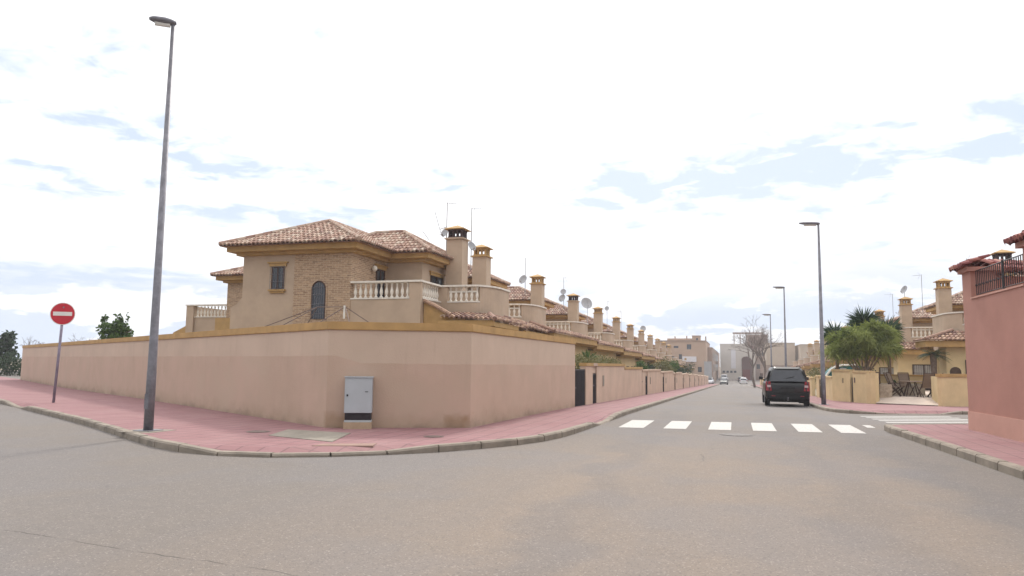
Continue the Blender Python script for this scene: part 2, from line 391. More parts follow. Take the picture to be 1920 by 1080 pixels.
        if d >= w: fs = [(0,1,4), (1,2,5,4), (2,3,5), (3,0,4,5), (3,2,1,0)]
        else: fs = [(0,1,5,4), (1,2,5), (2,3,4,5), (3,0,4), (3,2,1,0)]
        s.add(vs, fs, .2)
        rn = random.Random(5)
        ends = [(c[0], A), (c[1], A if d >= w else B), (c[2], B), (c[3], B if d >= w else A), (A, B)]
        for p, q in ends:
            p, q = Vector(p), Vector(q); L = (q-p).length
            if L < .1: continue
            n = max(1, int(L/.36))
            for i in range(n):
                a = p.lerp(q, i/n); b = p.lerp(q, (i+1)/n)
                s.tube([a+Vector((0, 0, .045)), b+Vector((0, 0, .06))], .105, 7, .085, tint=min(1, max(0, rn.gauss(.65, .2))))
        return s
    def build(s, name, m, parent=None, smooth=False, origin=None, bevel=0):
        me = bpy.data.meshes.new(name); off = Vector(origin) if origin else (parent_world(parent) if parent else Vector((0, 0, 0)))
        me.from_pydata([Vector(p)-off for p in s.v], [], s.f)
        bm = bmesh.new(); bm.from_mesh(me)
        if len(s.f) < 60000: bmesh.ops.recalc_face_normals(bm, faces=bm.faces)
        if bevel:
            bmesh.ops.remove_doubles(bm, verts=bm.verts, dist=1e-5)
            bmesh.ops.bevel(bm, geom=[e for e in bm.edges if e.is_manifold and e.calc_face_angle(0) > .5], offset=bevel, segments=3 if bevel > .03 else 2, affect='EDGES')
            for f in bm.faces: f.smooth = bevel > .03
        bm.to_mesh(me); bm.free()
        if not bevel and any(abs(t-.5) > 1e-6 for t in s.t) and len(me.vertices) == len(s.t):
            at = me.attributes.new('tint', 'FLOAT', 'POINT'); at.data.foreach_set('value', s.t)
        if smooth:
            for p in me.polygons: p.use_smooth = True
        me.materials.append(m)
        o = bpy.data.objects.new(name, me); COL.objects.link(o)
        if parent: o.parent = parent
        else: o.location = off
        return o
def parent_world(p):
    v = Vector((0, 0, 0))
    while p: v += p.location; p = p.parent
    return v
def thing(name, label, cat, loc, group=None):
    o = bpy.data.objects.new(name, None); COL.objects.link(o); o.location = loc; o.empty_display_size = .3
    return tag(o, label, cat, group)
def tag(o, label, cat, group=None):
    o['label'] = label; o['category'] = cat
    if group: o['group'] = group
    return o
def struct(o): o['kind'] = 'structure'; return o
def copy_tree(o, parent=None):
    c = o.copy(); COL.objects.link(c); c.parent = parent
    for ch in list(o.children): copy_tree(ch, c)
    return c
ORD = ['first', 'second', 'third', 'fourth', 'fifth', 'sixth', 'seventh', 'eighth', 'ninth', 'tenth', 'eleventh', 'twelfth', 'thirteenth']

def smooth_path(P, n=3):
    P = [Vector(p) for p in P]
    for _ in range(n):
        Q = [P[0]]
        for a, b in zip(P, P[1:]): Q += [a.lerp(b, .25), a.lerp(b, .75)]
        P = Q+[P[-1]]
    return P
def resample(P, step):
    P = [Vector(p) for p in P]; out = [P[0]]; acc = 0
    for a, b in zip(P, P[1:]):
        L = (b-a).length; t = step-acc
        while t <= L:
            out.append(a.lerp(b, t/L)); t += step
        acc = L-(t-step)
    out.append(P[-1]); return out
def offset_path(P, d):
    out = []
    for i in range(len(P)):
        t = (P[min(i+1, len(P)-1)]-P[max(i-1, 0)]).normalized(); out.append(P[i]+Vector((-t.y, t.x))*d)
    return out

# ------------------------------------------------------------------ ground, road, pavements
def sheet(name, m, xs, ys, dz):
    b = MB(); nx = len(xs); vs = [(x, y, gz(x, y)+dz) for y in ys for x in xs]
    fs = [(j*nx+i, j*nx+i+1, (j+1)*nx+i+1, (j+1)*nx+i) for j in range(len(ys)-1) for i in range(nx-1)]
    return struct(b.add(vs, fs).build(name, m))
sheet('ground', M_soil, [-2500, -400, -100, -45, -40, -35, -30, -25, -20, 0, 30, 100, 400, 2500], [-600, -60, 0, 24, 30, 60, 100, 176, 260, 500, 1500, 4000], -.06)
sheet('road', M_asph, [-90, -45, -40, -35, -30, -25, -20, -10, 0, 10, 30, 60], [-40, -10, 0, 10, 20, 24, 30, 60, 100, 140, 176, 300], 0)

def kerb_and_pave(kp, inner, drops, name, kerbname, side, step=.95, hcap=.13):
    """kerb stones along kp; paving between kerb and the inner polyline, sinking to the dropped kerbs"""
    K = resample(kp, step)
    def hk(p):
        h = hcap
        for (c, r, *mn) in drops:
            d = (p-Vector(c)).length
            h = min(h, (mn[0] if mn else .025)+max(0, (d-r))*.13) if d < r+1.1 else h
        return h
    st = MB(); rn = random.Random(11)
    for a, b in zip(K, K[1:]):
        d = b-a; L = d.length
        if L < .2: continue
        d.normalize(); g = .012+rn.random()*.012; A, B = a+d*g, b-d*g; j = rn.uniform(-.006, .006)
        ha, hb = hk(A)+j, hk(B)+j; n = Vector((-d.y, d.x))*side
        P = [A, B, B+n*.16, A+n*.16]; H = [ha, hb, hb, ha]
        P2 = [A+n*.025, B+n*.025, B+n*.16, A+n*.16]
        z = lambda q: gz(q.x, q.y)
        vs = [(q.x, q.y, z(q)-.05) for q in P] + [(P[0].x, P[0].y, z(A)+H[0]-.03), (P[1].x, P[1].y, z(B)+H[1]-.03)] + [(q.x, q.y, z(q)+h) for q, h in zip(P2, H)]
        st.add(vs, [(0,1,5,4), (4,5,7,6), (6,7,8,9), (2,3,9,8), (0,4,6,9,3), (1,2,8,7,5), (0,3,2,1)])
    struct(st.build(kerbname, M_kerb))
    K2 = offset_path(K, .155*side); K3 = offset_path(K, .42*side)
    pv = MB(); n = len(K)
    vs = []
    for i in range(n):
        h = hk(K[i]); vs += [(K2[i].x, K2[i].y, gz(K2[i].x, K2[i].y)+h-.008), (K3[i].x, K3[i].y, gz(K3[i].x, K3[i].y)+max(.12, h-.008))]
    # rows toward the inner polyline, matched by arc length
    I = [Vector(p) for p in inner]; Ls = [0]
    for a, b in zip(I, I[1:]): Ls.append(Ls[-1]+(b-a).length)
    def at(t):
        d = t*Ls[-1]
        for k in range(len(I)-1):
            if d <= Ls[k+1]+1e-6: return I[k].lerp(I[k+1], (d-Ls[k])/max(1e-6, Ls[k+1]-Ls[k]))
        return I[-1]
    KL = [0]
    for a, b in zip(K, K[1:]): KL.append(KL[-1]+(b-a).length)
    for i in range(n):
        p = nearest(I, K[i]) if side_match else at(KL[i]/KL[-1]); vs.append((p.x, p.y, gz(p.x, p.y)+.12))
    fs = []
    for i in range(n-1): fs += [(2*i, 2*i+2, 2*i+3, 2*i+1), (2*i+1, 2*i+3, 2*n+i+1, 2*n+i)]
    pv.add(vs, fs)
    return struct(pv.build(name, M_pave))
side_match = True
def nearest(I, p):
    best = None
    for a, b in zip(I, I[1:]):
        ab = b-a; t = max(0, min(1, (p-a).dot(ab)/ab.length_squared)); q = a+ab*t; d = (p-q).length
        if best is None or d < best[0]: best = (d, q)
    return best[1]

WALL = [(-46.75, 39.65), (-8.63, 14.74), (-5.72, 16.02), (-5.38, 25.9)]
kl = [(-62, 42.6), (-40, 29.2), (-24.25, 19.87)] + [tuple(p) for p in smooth_path([(-19.86, 17.3), (-14.8, 14.34), (-11.42, 12.1), (-9.64, 10.95), (-8.42, 10.54), (-7.26, 10.62), (-6.23, 11.19), (-5.14, 12.18), (-4.5, 13.15), (-3.83, 14.42), (-3.52, 15.95), (-3.38, 19.9)], 2)] + [(-3.3, 24), (-3.3, 30), (-3.3, 60), (-3.3, 120), (-3.3, 176)]
kerb_and_pave(kl, [(-66, 52), (-46.75, 39.9), (-8.63, 14.9), (-5.8, 16.2), (-5.6, 25.9), (-5.6, 60), (-5.6, 176)],
              [((-22.0, 18.55), .7), ((-6.9, 10.9), 1.5, .065), ((-3.37, 20.3), .8), ((-3.3, 171), 1.5)], 'pavement_corner', 'kerb_corner', 1)
# near right pavement (in front of the pink house)
d2 = Vector((.885, .465))
kr = [(4.25, 2), (4.1, 8), (3.9, 12.4), (3.78, 15.1), (3.62, 18.8), (3.53, 20.2)] + [tuple(p) for p in smooth_path([(3.52, 20.4), (3.55, 21.05), (3.9, 21.35), (4.5, 21.6)], 2)] + [(5.62, 22.2), (8, 23.45), (14, 26.7), (30, 35.2)]
side_match = False
def fillpoly(name, pts, dz, m, thick=0):
    b = MB(); b.add([(p[0], p[1], gz(p[0], p[1])+dz) for p in pts], [tuple(range(len(pts)))]); return struct(b.build(name, m))
side_match = True
kerb_and_pave(kr, [(5.75, 2), (5.6, 12), (5.5, 20.6), (14, 25.1), (30, 33.5)], [], 'pavement_right', 'kerb_right', -1, hcap=.15)
# far right pavement, beyond the side street
kf = [(30, 43.2), (14, 34.9), (8.21, 31.83)] + [tuple(p) for p in smooth_path([(7.2, 31.2), (5.95, 30.45), (4.7, 29.75), (4.04, 29.55), (3.6, 30.2), (3.36, 31.84), (3.3, 34), (3.3, 37)], 2)] + [(3.3, 60), (3.3, 120), (3.3, 176)]
kerb_and_pave(kf, [(30, 49), (14, 41), (9.6, 38.4), (8.8, 38.0), (6.2, 39.6), (5.2, 43.5), (5.2, 60), (5.2, 176)], [((6.3, 30.6), 1.3), ((3.3, 171), 1.5)], 'pavement_far', 'kerb_far', -1)
# extra paving in the open corner behind that strip
pf = MB()
pts = [(8.8, 38.0), (6.2, 39.6), (6.0, 40.2), (16, 44), (16, 42.2), (9.6, 38.4)]
pf.add([(x, y, gz(x, y)+.115) for x, y in pts], [tuple(range(6))]); struct(pf.build('pavement_patio_edge', M_pave))
pt = MB()
pq = [(6.25, 39.65, -.125+.01), (8.85, 38.05, -.10+.01), (9.5, 38.5, -.06), (16, 42.3, -.02), (16, 52, .22), (5.3, 52, .22), (5.3, 44, .1), (5.6, 42.0, -.02)]
pt.add([(6.25, 39.65, -.1), (8.85, 38.05, -.08), (9.4, 38.45, -.05), (16.0, 42.0, -.05), (6.0, 40.9, .19), (8.6, 39.9, .2), (16, 43.4, .2), (16, 53, .2), (5.5, 53, .2), (5.5, 43.2, .19)],
       [(0, 1, 5, 4), (1, 2, 3, 6, 5), (4, 5, 6, 7, 8, 9)]); struct(pt.build('patio_floor', M_patio))
# yards behind the walls
yd = MB()
yd.add([(-46.5, 39.9, .1), (-8.7, 15.0, .1), (-5.9, 16.3, .1), (-5.6, 24, .1), (-20, 24, .1), (-20, 60, .1), (-46.5, 60, .1)], [tuple(range(7))])
yd.add([(-20, 24, .1), (-5.6, 24, .1), (-5.6, 176, gz(-5, 176)+.1), (-20, 176, gz(-5, 176)+.1)], [(0, 1, 2, 3)])
yd.add([(5.3, 53, gz(5, 53)+.1), (30, 53, gz(5, 53)+.1), (30, 176, gz(5, 176)+.1), (5.3, 176, gz(5, 176)+.1)], [(0, 1, 2, 3)])
struct(yd.build('yard_ground', M_soil))

# zebra crossings
zb = MB()
ex = [(-2.84, -2.22), (-1.74, -1.19), (-.66, -.12), (.40, .95), (1.45, 2.0), (2.42, 2.98), (3.30, 3.50)]
for i, (a, b) in enumerate(ex):
    y0 = 19.0; y1 = 21.7
    if i == 6: y0, y1 = 20.9, 21.8
    sh = lambda x: .12*(x+3)
    zb.add([(a, y0+sh(a), .004), (b, y0+sh(b), .004), (b, y1+sh(b), .004), (a, y1+sh(a), .004)], [(0, 1, 2, 3)])
struct(zb.build('crosswalk_markings', M_paint))
zs = MB()
A = Vector((4.2, 22.9)); B = Vector((4.0, 27.9))
for i in range(6):
    p = A.lerp(B, i/5.5); q = A.lerp(B, (i+.45)/5.5); e = d2*(3.5)
    P = [p, p+e, q+e, q]; zs.add([(k.x, k.y, gz(k.x, k.y)+.005) for k in P], [(0, 1, 2, 3)])
struct(zs.build('side_crosswalk_markings', M_paint))
zf = MB()
for i in range(6):
    x = -2.75+i*1.08
    zf.add([(a, b, gz(a, b)+.01) for a, b in [(x, 167.5), (x+.55, 167.5), (x+.55, 171.5), (x, 171.5)]], [(0, 1, 2, 3)])
struct(zf.build('far_crosswalk_markings', M_paint))

# covers in the pavement and the road
def slab(name, pts, label, m, z=.124, cat='cover'):
    b = MB(); b.poly(pts, z-.02, z+.006); return tag(b.build(name, m), label, cat)
slab('concrete_cover', [(-8.68, 12.73), (-9.06, 13.97), (-7.49, 13.80), (-6.97, 12.16)], 'large pale concrete slab let into the pink paving at the wall corner', M_conc)
slab('small_cover', [(-6.95, 11.45), (-6.95, 11.8), (-6.1, 12.2), (-6.0, 11.85)], 'small buff rectangular cover beside the kerb stones', mat('buff_cover', (.27, .175, .14), var=.1))
def hatch(x, y, r, label, z=.124, m=None):
    b = MB(); b.lathe([(r+.04, -.02), (r+.04, .004), (r, .004), (r, .009), (r*.85, .009), (r*.8, .006), (.05, .006)], (x, y, z), 20)
    return tag(b.build('manhole_cover', m or M_iron), label, 'manhole cover')
hatch(-5.68, 13.8, .16, 'dark round iron cover in the pink paving before the wall corner')
hatch(-9.35, 13.35, .2, 'dull round cover in the pink paving left of the concrete slab')
hatch(.0, 18.1, .34, 'worn round manhole cover in the road before the zebra crossing', 0.002, mat('worn_iron', (.17, .155, .145), var=.2, scale=12))

# ------------------------------------------------------------------ corner boundary wall
bw = thing('boundary_wall', 'long two-tone pink garden wall with ochre coping wrapping the street corner', 'wall', (-8.6, 15, 0))
MB().path(WALL, .25, 0.0, 2.27).build('wall_panel', M_wall, bw)
MB().path(WALL, .33, 2.27, 2.45, off=-.035).build('coping', M_ochre, bw, bevel=.012)

# ------------------------------------------------------------------ utility cabinet
cdir = (Vector((-5.72, 16.02))-Vector((-8.63, 14.74))).normalized(); cn = Vector((cdir.y, -cdir.x))
cb_ = thing('utility_cabinet', 'grey metal electricity cabinet standing against the wall corner', 'cabinet', (-7.95, 14.85, .12))
c0 = Vector((-8.18, 14.80))+cn*.0; c1 = c0+cdir*.56
def cslab(a0, a1, off0, off1, z0, z1):
    """piece of the cabinet: fraction range along its width, offsets out of the wall"""
    p = c0+cdir*a0; q = c0+cdir*a1; b = MB()
    P = [p+cn*off0, q+cn*off0, q+cn*off1, p+cn*off1]; return b.poly([(v.x, v.y) for v in P], z0, z1)
cslab(-.02, .58, -.12, .20, .12, .26).build('base', M_cream if 0 else mat('cabinet_base', (.45, .33, .22), var=.1), cb_)
cslab(-.01, .57, -.1, .16, .262, .305).build('plinth_frame', M_grey, cb_)
cslab(.0, .56, -.1, .155, .307, .458).build('vent_grille', M_dark, cb_)
cslab(-.015, .575, -.1, .185, .46, 1.22).build('door', M_grey, cb_, bevel=.008)
cslab(-.03, .59, -.1, .20, 1.222, 1.245).build('lid', M_grey, cb_)
k = cslab(.03, .065, .187, .20, .82, .86).build('lock', M_dark, cb_)
cslab(.42, .49, .187, .19, .91, .925).build('name_plate', M_dark, cb_)

# ------------------------------------------------------------------ street lamps and sign
def lamp(x, y, h, label, arm=(-.75, 0), lean=0, rb=.105, group='grey street lamps', zb=None):
    z = gz(x, y)+.12 if zb is None else zb
    t = thing('street_lamp', label, 'street lamp', (x, y, z), group)
    MB().tube([(x, y, z), (x, y, z+1.2), (x, y, z+1.22), (x, y, z+h)], [rb, rb*.97, rb*.93, rb*.42], 14).build('pole', M_steel, t, smooth=True)
    MB().box(x-.2, x+.2, y-.2, y+.2, z-.02, z+.02).build('base_plate', M_steel, t)
    MB().box(x-.05, x+.05, y-rb-.006, y-rb+.02, z+.45, z+.75).build('access_hatch', M_steel, t)
    ax, ay = arm; L = math.hypot(ax, ay); ux, uy = ax/L, ay/L; px, py = -uy, ux
    b = MB(); S = [(-.06, .05, .04), (.05, .09, .07), (.35*L, .13, .075), (.8*L, .12, .06), (L, .05, .03)]
    vs = []; fs = []
    for (d, w, hh) in S:
        for k in range(8):
            a = 2*math.pi*k/8; c, s_ = math.cos(a), math.sin(a)
            vs.append((x+ux*d+px*w*c, y+uy*d+py*w*c, z+h+.02+hh*s_+(d/L)*.03))
    for i in range(len(S)-1):
        for k in range(8): fs.append((i*8+k, i*8+(k+1) % 8, i*8+8+(k+1) % 8, i*8+8+k))
    fs += [tuple(range(8)), tuple(range(32, 40))]
    b.add(vs, fs).build('lamp_head', M_steel, t, smooth=True)
    g = MB(); g.tube([(x+ux*.12*L, y+uy*.12*L, z+h-.045), (x+ux*.75*L, y+uy*.75*L, z+h-.035)], .055, 8).build('lamp_glass', M_white, t, smooth=True)
    return t
tl = lamp(-11.44, 12.64, 8.62, 'tall grey street lamp on the pink pavement before the long wall', arm=(-.40, -.25), rb=.094)
tl.rotation_euler = (0, rad(.12), 0)
MB().box(-11.85, -11.05, 12.25, 13.0, .11, .128).build('footing', M_conc, tl)
lamp(3.74, 35.9, 8.1, 'street lamp just right of the black parked car', arm=(-.82, -.1))
lamp(3.74, 60.9, 8.15, 'second street lamp down the right side, seen above the black car', arm=(-.82, -.1))
lamp(3.74, 84.5, 8.0, 'farthest and smallest street lamp, left of the other two on the right side', arm=(-.82, -.1))

sg = thing('no_entry_sign', 'round red no entry sign on a leaning grey post by the kerb', 'sign', (-21.55, 19.54, .12))
sx, sy, sz = -21.55, 19.54, .12
top = Vector((sx+.15, sy, sz+3.2)); MB().tube([(sx, sy, sz), tuple(top)], .042, 10).build('post', mat('sign_post_mauve', (.25, .22, .28), var=.15, scale=8, rough=.6), sg, smooth=True)
# plate faces the camera side of the junction
def disc(c, n, r, th, m, name, seg=40, parent=None):
    n = n.normalized(); a = n.cross(Vector((0, 0, 1))).normalized(); b_ = a.cross(n); c = Vector(c)
    vs = [c+a*r*math.cos(2*math.pi*k/seg)+b_*r*math.sin(2*math.pi*k/seg) for k in range(seg)]
    return MB().extr(vs, -n*th).build(name, m, parent)
nrm = Vector((.55, -.83, 0)); cc = Vector((sx+.135, sy, sz+2.93))+nrm*.05
disc(cc, nrm, .375, .012, M_white, 'plate_rim', parent=sg)
disc(cc+nrm*.004, nrm, .352, .006, M_red, 'plate', parent=sg)
a = nrm.cross(Vector((0, 0, 1))).normalized()
b = MB(); c_ = cc+nrm*.009
b.extr([c_+a*.28+Vector((0, 0, .065)), c_-a*.28+Vector((0, 0, .065)), c_-a*.28-Vector((0, 0, .065)), c_+a*.28-Vector((0, 0, .065))], -nrm*.004).build('white_bar', M_white, sg)
MB().box(sx+.10, sx+.2, sy-.05, sy+.05, sz+3.12, sz+3.17).build('clamp', M_steel, sg)

# ------------------------------------------------------------------ house pieces
def baluster_mesh():
    b = MB(); b.lathe([(.062, 0), (.062, .05), (.035, .07), (.03, .10), (.06, .17), (.068, .24), (.05, .33), (.03, .42), (.027, .48), (.045, .51), (.03, .54), (.058, .57), (.058, .60)], (0, 0, 0), 10)
    me = bpy.data.meshes.new('baluster'); me.from_pydata(b.v, [], b.f); me.materials.append(M_pale)
    for p in me.polygons: p.use_smooth = True
    return me
BAL = baluster_mesh()
def balusters(a, b_, z, parent, n=None, every=.235):
    a = Vector(a); b_ = Vector(b_); L = (b_-a).length; n = n or max(1, round(L/every)); off = parent_world(parent)
    for i in range(n):
        p = a.lerp(b_, (i+.5)/n); o = bpy.data.objects.new('baluster', BAL); COL.objects.link(o); o.parent = parent
        o.location = Vector((p.x, p.y, z))-off
def grille_bars(b, ax, p, a0, a1, z0, z1, every=.12, r=.009):
    """vertical bars with two cross bars; ax 'x' means the window runs along x at y=p"""
    n = max(2, int((a1-a0)/every))
    P = (lambda u, z: (u, p, z)) if ax == 'x' else (lambda u, z: (p, u, z))
    for i in range(n+1):
        u = a0+(a1-a0)*i/n; b.tube([P(u, z0), P(u, z1)], r, 4)
    for z in (z0+.02, z0+(z1-z0)*.33, z0+(z1-z0)*.66, z1-.02): b.tube([P(a0, z), P(a1, z)], r, 4)
def window(par, ax, p, out, a0, a1, z0, z1, grille=True, lintel=True, sill=True, m=None, shutter=False, name='window', gm=None):
    """window on a wall plane; out=+-1 is the outward direction along the other axis"""
    Bx = (lambda b, u0_, u1_, q0, q1, za, zb: b.box(u0_, u1_, q0, q1, za, zb)) if ax == 'x' else (lambda b, u0_, u1_, q0, q1, za, zb: b.box(q0, q1, u0_, u1_, za, zb))
    g = MB(); Bx(g, a0, a1, p+out*.004, p+out*.012, z0, z1); w = g.build(name, M_glass, par)
    f = MB(); fw = .055
    for (u0_, u1_, za, zb) in ((a0, a0+fw, z0, z1), (a1-fw, a1, z0, z1), (a0+fw, a1-fw, z0, z0+fw), (a0+fw, a1-fw, z1-fw, z1), ((a0+a1)/2-.03, (a0+a1)/2+.03, z0+fw, z1-fw)):
        Bx(f, u0_, u1_, p+out*.002, p+out*.045, za, zb)
    f.build('frame', m or M_wood, w)
    if shutter:
        s_ = MB(); Bx(s_, a0+fw, a1-fw, p+out*.013, p+out*.028, z0+(z1-z0)*.35, z1-fw); s_.build('roller_shutter', M_curt, w)
    if grille:
        b = MB(); grille_bars(b, ax, p+out*.09, a0-.03, a1+.03, z0, z1); b.build('grille', gm or M_grille, w)
    if lintel:
        b = MB(); Bx(b, a0-.1, a1+.1, p+out*.0, p+out*.07, z1+.002, z1+.13); Bx(b, a0-.18, a1+.18, p+out*.0, p+out*.12, z1+.132, z1+.19); b.build('lintel', M_ochre, w)
    if sill:
        b = MB(); Bx(b, a0-.1, a1+.1, p+out*.0, p+out*.12, z0-.07, z0-.002); Bx(b, a0-.04, a1+.04, p+out*.0, p+out*.07, z0-.15, z0-.072); b.build('sill', M_ochre, w)
    return w
def cornice(b, x0, x1, y0, y1, z, steps=((.22, .13), (.50, .24))):
    """stepped ochre eaves band under the roof edge"""
    zz = z
    for o, h in steps:
        b.box(x0-o, x1+o, y0-o, y1+o, zz, zz+h-.001); zz += h
    return zz
def chimney(par, x, y, z0, ztop, w=.39, dark=False, lantern=None, shaft=None):
    sh = MB(); zs = ztop-.72; sh.box(x-w, x+w, y-w, y+w, z0, zs); c = sh.build('chimney', shaft or M_stucco, par)
    b = MB(); b.box(x-w-.09, x+w+.09, y-w-.09, y+w+.09, zs+.001, zs+.055); b.box(x-w-.02, x+w+.02, y-w-.02, y+w+.02, zs+.056, zs+.08); b.build('collar', M_ochre if not dark else M_stucco, c)
    l = MB(); lw = w-.05; pw = .085
    zl, zh = zs+.081, zs+.38
    for i in range(4):
        u = -lw+pw/2+i*(2*lw-pw)/3
        for s_ in (-1, 1):
            l.box(x+u-pw/2, x+u+pw/2, y+s_*lw-s_*pw, y+s_*lw, zl, zh)
            if i in (1, 2): l.box(x+s_*lw-s_*pw, x+s_*lw, y+u-pw/2, y+u+pw/2, zl, zh)
    l.box(x-lw-.012, x+lw+.012, y-lw-.012, y+lw+.012, zh+.001, zh+.09)
    l.box(x-lw-.012, x+lw+.012, y-lw-.012, y-lw+.06, zl-.001, zl+.06); l.box(x-lw-.012, x+lw+.012, y+lw-.06, y+lw+.012, zl-.001, zl+.06)
    l.build('lantern', M_sooty if dark else (lantern or M_ochre), c)
    MB().pyramid(x-w-.1, x+w+.1, y-w-.1, y+w+.1, zh+.092, ztop-zh-.092, base=.035).build('cap', M_ochre, c)
    return c
def arc(cx, cy, rx, ry, a0, a1, n=10):
    return [(cx+rx*math.cos(rad(a0+(a1-a0)*i/n)), cy+ry*math.sin(rad(a0+(a1-a0)*i/n))) for i in range(n+1)]

# ------------------------------------------------------------------ corner house
H = thing('corner_house', 'large corner house with brick facing, arched window and curved balcony behind the long wall', 'house', (-16, 29, 0))
b = MB(); b.box(-20.0, -14.9, 27.0, 36.0, 0, 6.12); b.box(-14.9, -13.15, 30.2, 33.5, 0, 6.12); b.box(-18, -14.95, 36.0, 37.3, 0, 5.9)
b.box(-14.9, -9.7, 31.4, 36.4, 0, 3.3)
b.extr([(-20.0, 27.0, 0), (-20.0, 27.0, 4.25), (-20.2, 27.0, 4.0), (-20.55, 27.0, 3.8), (-20.55, 27.0, 0)], (0, .3, 0))
b.build('wall', M_stucco, H)
b = MB(); b.box(-17.5, -14.868, 26.968, 27.0, 0, 6.1); b.box(-14.9, -14.868, 27.0, 30.2, 4.0, 6.1)
bk = b.build('brick_facing', M_brick, H)
b = MB(); cornice(b, -20.0, -14.9, 27.0, 36.0, 6.0); b.build('eaves', M_ochre, H)
b = MB(); cornice(b, -17.8, -13.15, 30.2, 33.5, 5.995); b.build('eaves', M_ochre, H)
rf = MB(); rf.hip(-20.72, -14.18, 26.28, 36.6, 6.40, 7.86); R1 = rf.build('roof', M_tile, H)
rf = MB(); rf.hip(-18.6, -12.5, 29.5, 34.15, 6.385, 7.66); rf.build('roof', M_tile, H)
window(H, 'x', 27.0, -1, -18.58, -17.98, 4.55, 5.52, gm=M_steel)
# arched window
pts = [(-16.6, 3.3), (-15.98, 3.3)] + [(-16.29+.31*math.cos(rad(t)), 4.52+.33*math.sin(rad(t))) for t in range(0, 181, 15)]
aw = MB().extr([(x, 26.95, z) for x, z in pts], (0, -.008, 0)).build('arched_window', M_glass, H)
o_ = MB(); P = [(-16.60, 26.94, 3.3)] + [(-16.29+.31*math.cos(rad(t)), 26.94, 4.52+.33*math.sin(rad(t))) for t in range(180, -1, -15)] + [(-15.98, 26.94, 3.3)]
o_.tube(P, .035, 6); o_.build('frame', M_wood, aw)
rv = MB(); P2 = [(-16.62, 26.965, 3.3)] + [(-16.29+.345*math.cos(rad(t)), 26.965, 4.52+.365*math.sin(rad(t))) for t in range(180, -1, -15)] + [(-15.945, 26.965, 3.3)]
rv.tube(P2, .05, 6); rv.build('brick_surround', M_brick, aw)
gb = MB()
for i in range(6): gb.tube([(-16.55+i*.104, 26.87, 3.3), (-16.55+i*.104, 26.87, 4.6+.18*math.sin(math.pi*(i+.5)/6))], .009, 4)
for z in (3.5, 3.9, 4.3, 4.6): gb.tube([(-16.58, 26.87, z), (-16.0, 26.87, z)], .009, 4)
gb.build('grille', M_steel, aw)
# balcony door, lamp, wing window
window(H, 'y', -14.868, 1, 29.15, 29.95, 3.75, 5.62, grille=False, sill=False, name='balcony_door')
MB().lathe([(.02, -.12), (.1, -.05), (.12, .03), (.08, .11), (.02, .14)], (-14.72, 28.75, 5.55), 10).build('wall_lamp', M_pale, H, smooth=True)
window(H, 'y', -13.15, 1, 31.15, 32.5, 3.95, 5.52, sill=False)
window(H, 'x', 30.2, -1, -14.5, -13.6, 2.0, 2.1, grille=False, lintel=False, sill=False) if 0 else None
chimney(H, -12.42, 32.6, 3.3, 8.05, dark=True)
chimney(H, -19.0, 37.0, 5.8, 8.7, w=.3)
# balcony
bc = MB(); bc.box(-14.868, -11.8, 27.0, 27.2, 0, 4.08); bc.box(-12.28, -11.8, 27.0, 27.2, 4.08, 4.74)
bc.box(-12.0, -11.8, 27.2, 29.1, 0, 4.08)
ARH = arc(-10.4, 30.7, .8, 1.6, -90, 0, 12)
CUR = [(-11.8, 29.1)] + ARH + [(-9.6, 31.75), (-12.9, 31.75)]
bc.path(CUR, .2, 3.0, 4.08)
bc.box(-12.0, -11.5, 29.1, 29.3, 4.08, 4.74)
AR = ARH
bc.path(AR[3:] + [(-9.6, 31.75), (-12.9, 31.75)], .2, 4.08, 4.74)
bc.box(-14.9, -9.9, 30.3, 31.7, 3.55, 3.7); bc.box(-14.9, -11.9, 27.2, 30.3, 3.55, 3.7)
bcw = bc.build('balcony_wall', M_stucco, H)
cp = MB(); FULL = [(-14.868, 27.0), (-11.8, 27.0), (-11.8, 29.1)] + AR + [(-9.6, 31.75), (-12.9, 31.75)]
cp.path(FULL, .3, 4.745, 4.82, off=-.05); cpo = cp.build('balcony_coping', M_pale, H)
rl = MB(); rl.box(-14.86, -12.28, 26.97, 27.22, 4.085, 4.14); rl.box(-12.02, -11.77, 27.2, 29.1, 4.085, 4.14); rl.path([(-11.5, 29.1)] + AR[:4], .24, 4.085, 4.14, off=-.02)
bl = rl.build('balustrade', M_pale, H)
balusters((-14.82, 27.1), (-12.28, 27.1), 4.14, bl, 11); balusters((-11.9, 27.25), (-11.9, 29.05), 4.14, bl, 8)
balusters((-11.5, 29.2), (-10.1, 29.22), 4.14, bl, 6)
# porch canopy with clay tiles, ochre gable and fascia
b = MB(); b.extr([(-11.78, 27.3, 0), (-11.78, 27.3, 4.0), (-11.3, 27.3, 3.78), (-10.6, 27.3, 3.40), (-9.1, 27.3, 3.05), (-9.1, 27.3, 0)], (0, .22, 0)); b.box(-9.32, -9.1, 27.52, 31.2, 0, 3.05)
b.build('porch_wall', M_ochre, H)
cn_ = MB(); cn_.tiles((-11.0, 27.1, 3.36), (-8.75, 27.1, 3.22), (-11.0, 29.0, 3.62), (-9.55, 29.0, 3.56), rnd=random.Random(2), amp=.075)
cn_.tiles((-8.75, 27.1, 3.22), (-8.75, 30.6, 3.2), (-9.6, 29.0, 3.54), (-9.6, 30.6, 3.5), rnd=random.Random(4), amp=.075)
cn_.tube([(-8.75, 27.1, 3.28), (-9.6, 29.0, 3.60)], .09, 7, tint=.4); cn_.tube([(-11.75, 27.25, 4.02), (-11.3, 27.25, 3.82), (-10.6, 27.2, 3.45)], .08, 7, tint=.7)
cn_.build('porch_roof', M_tile2, H)
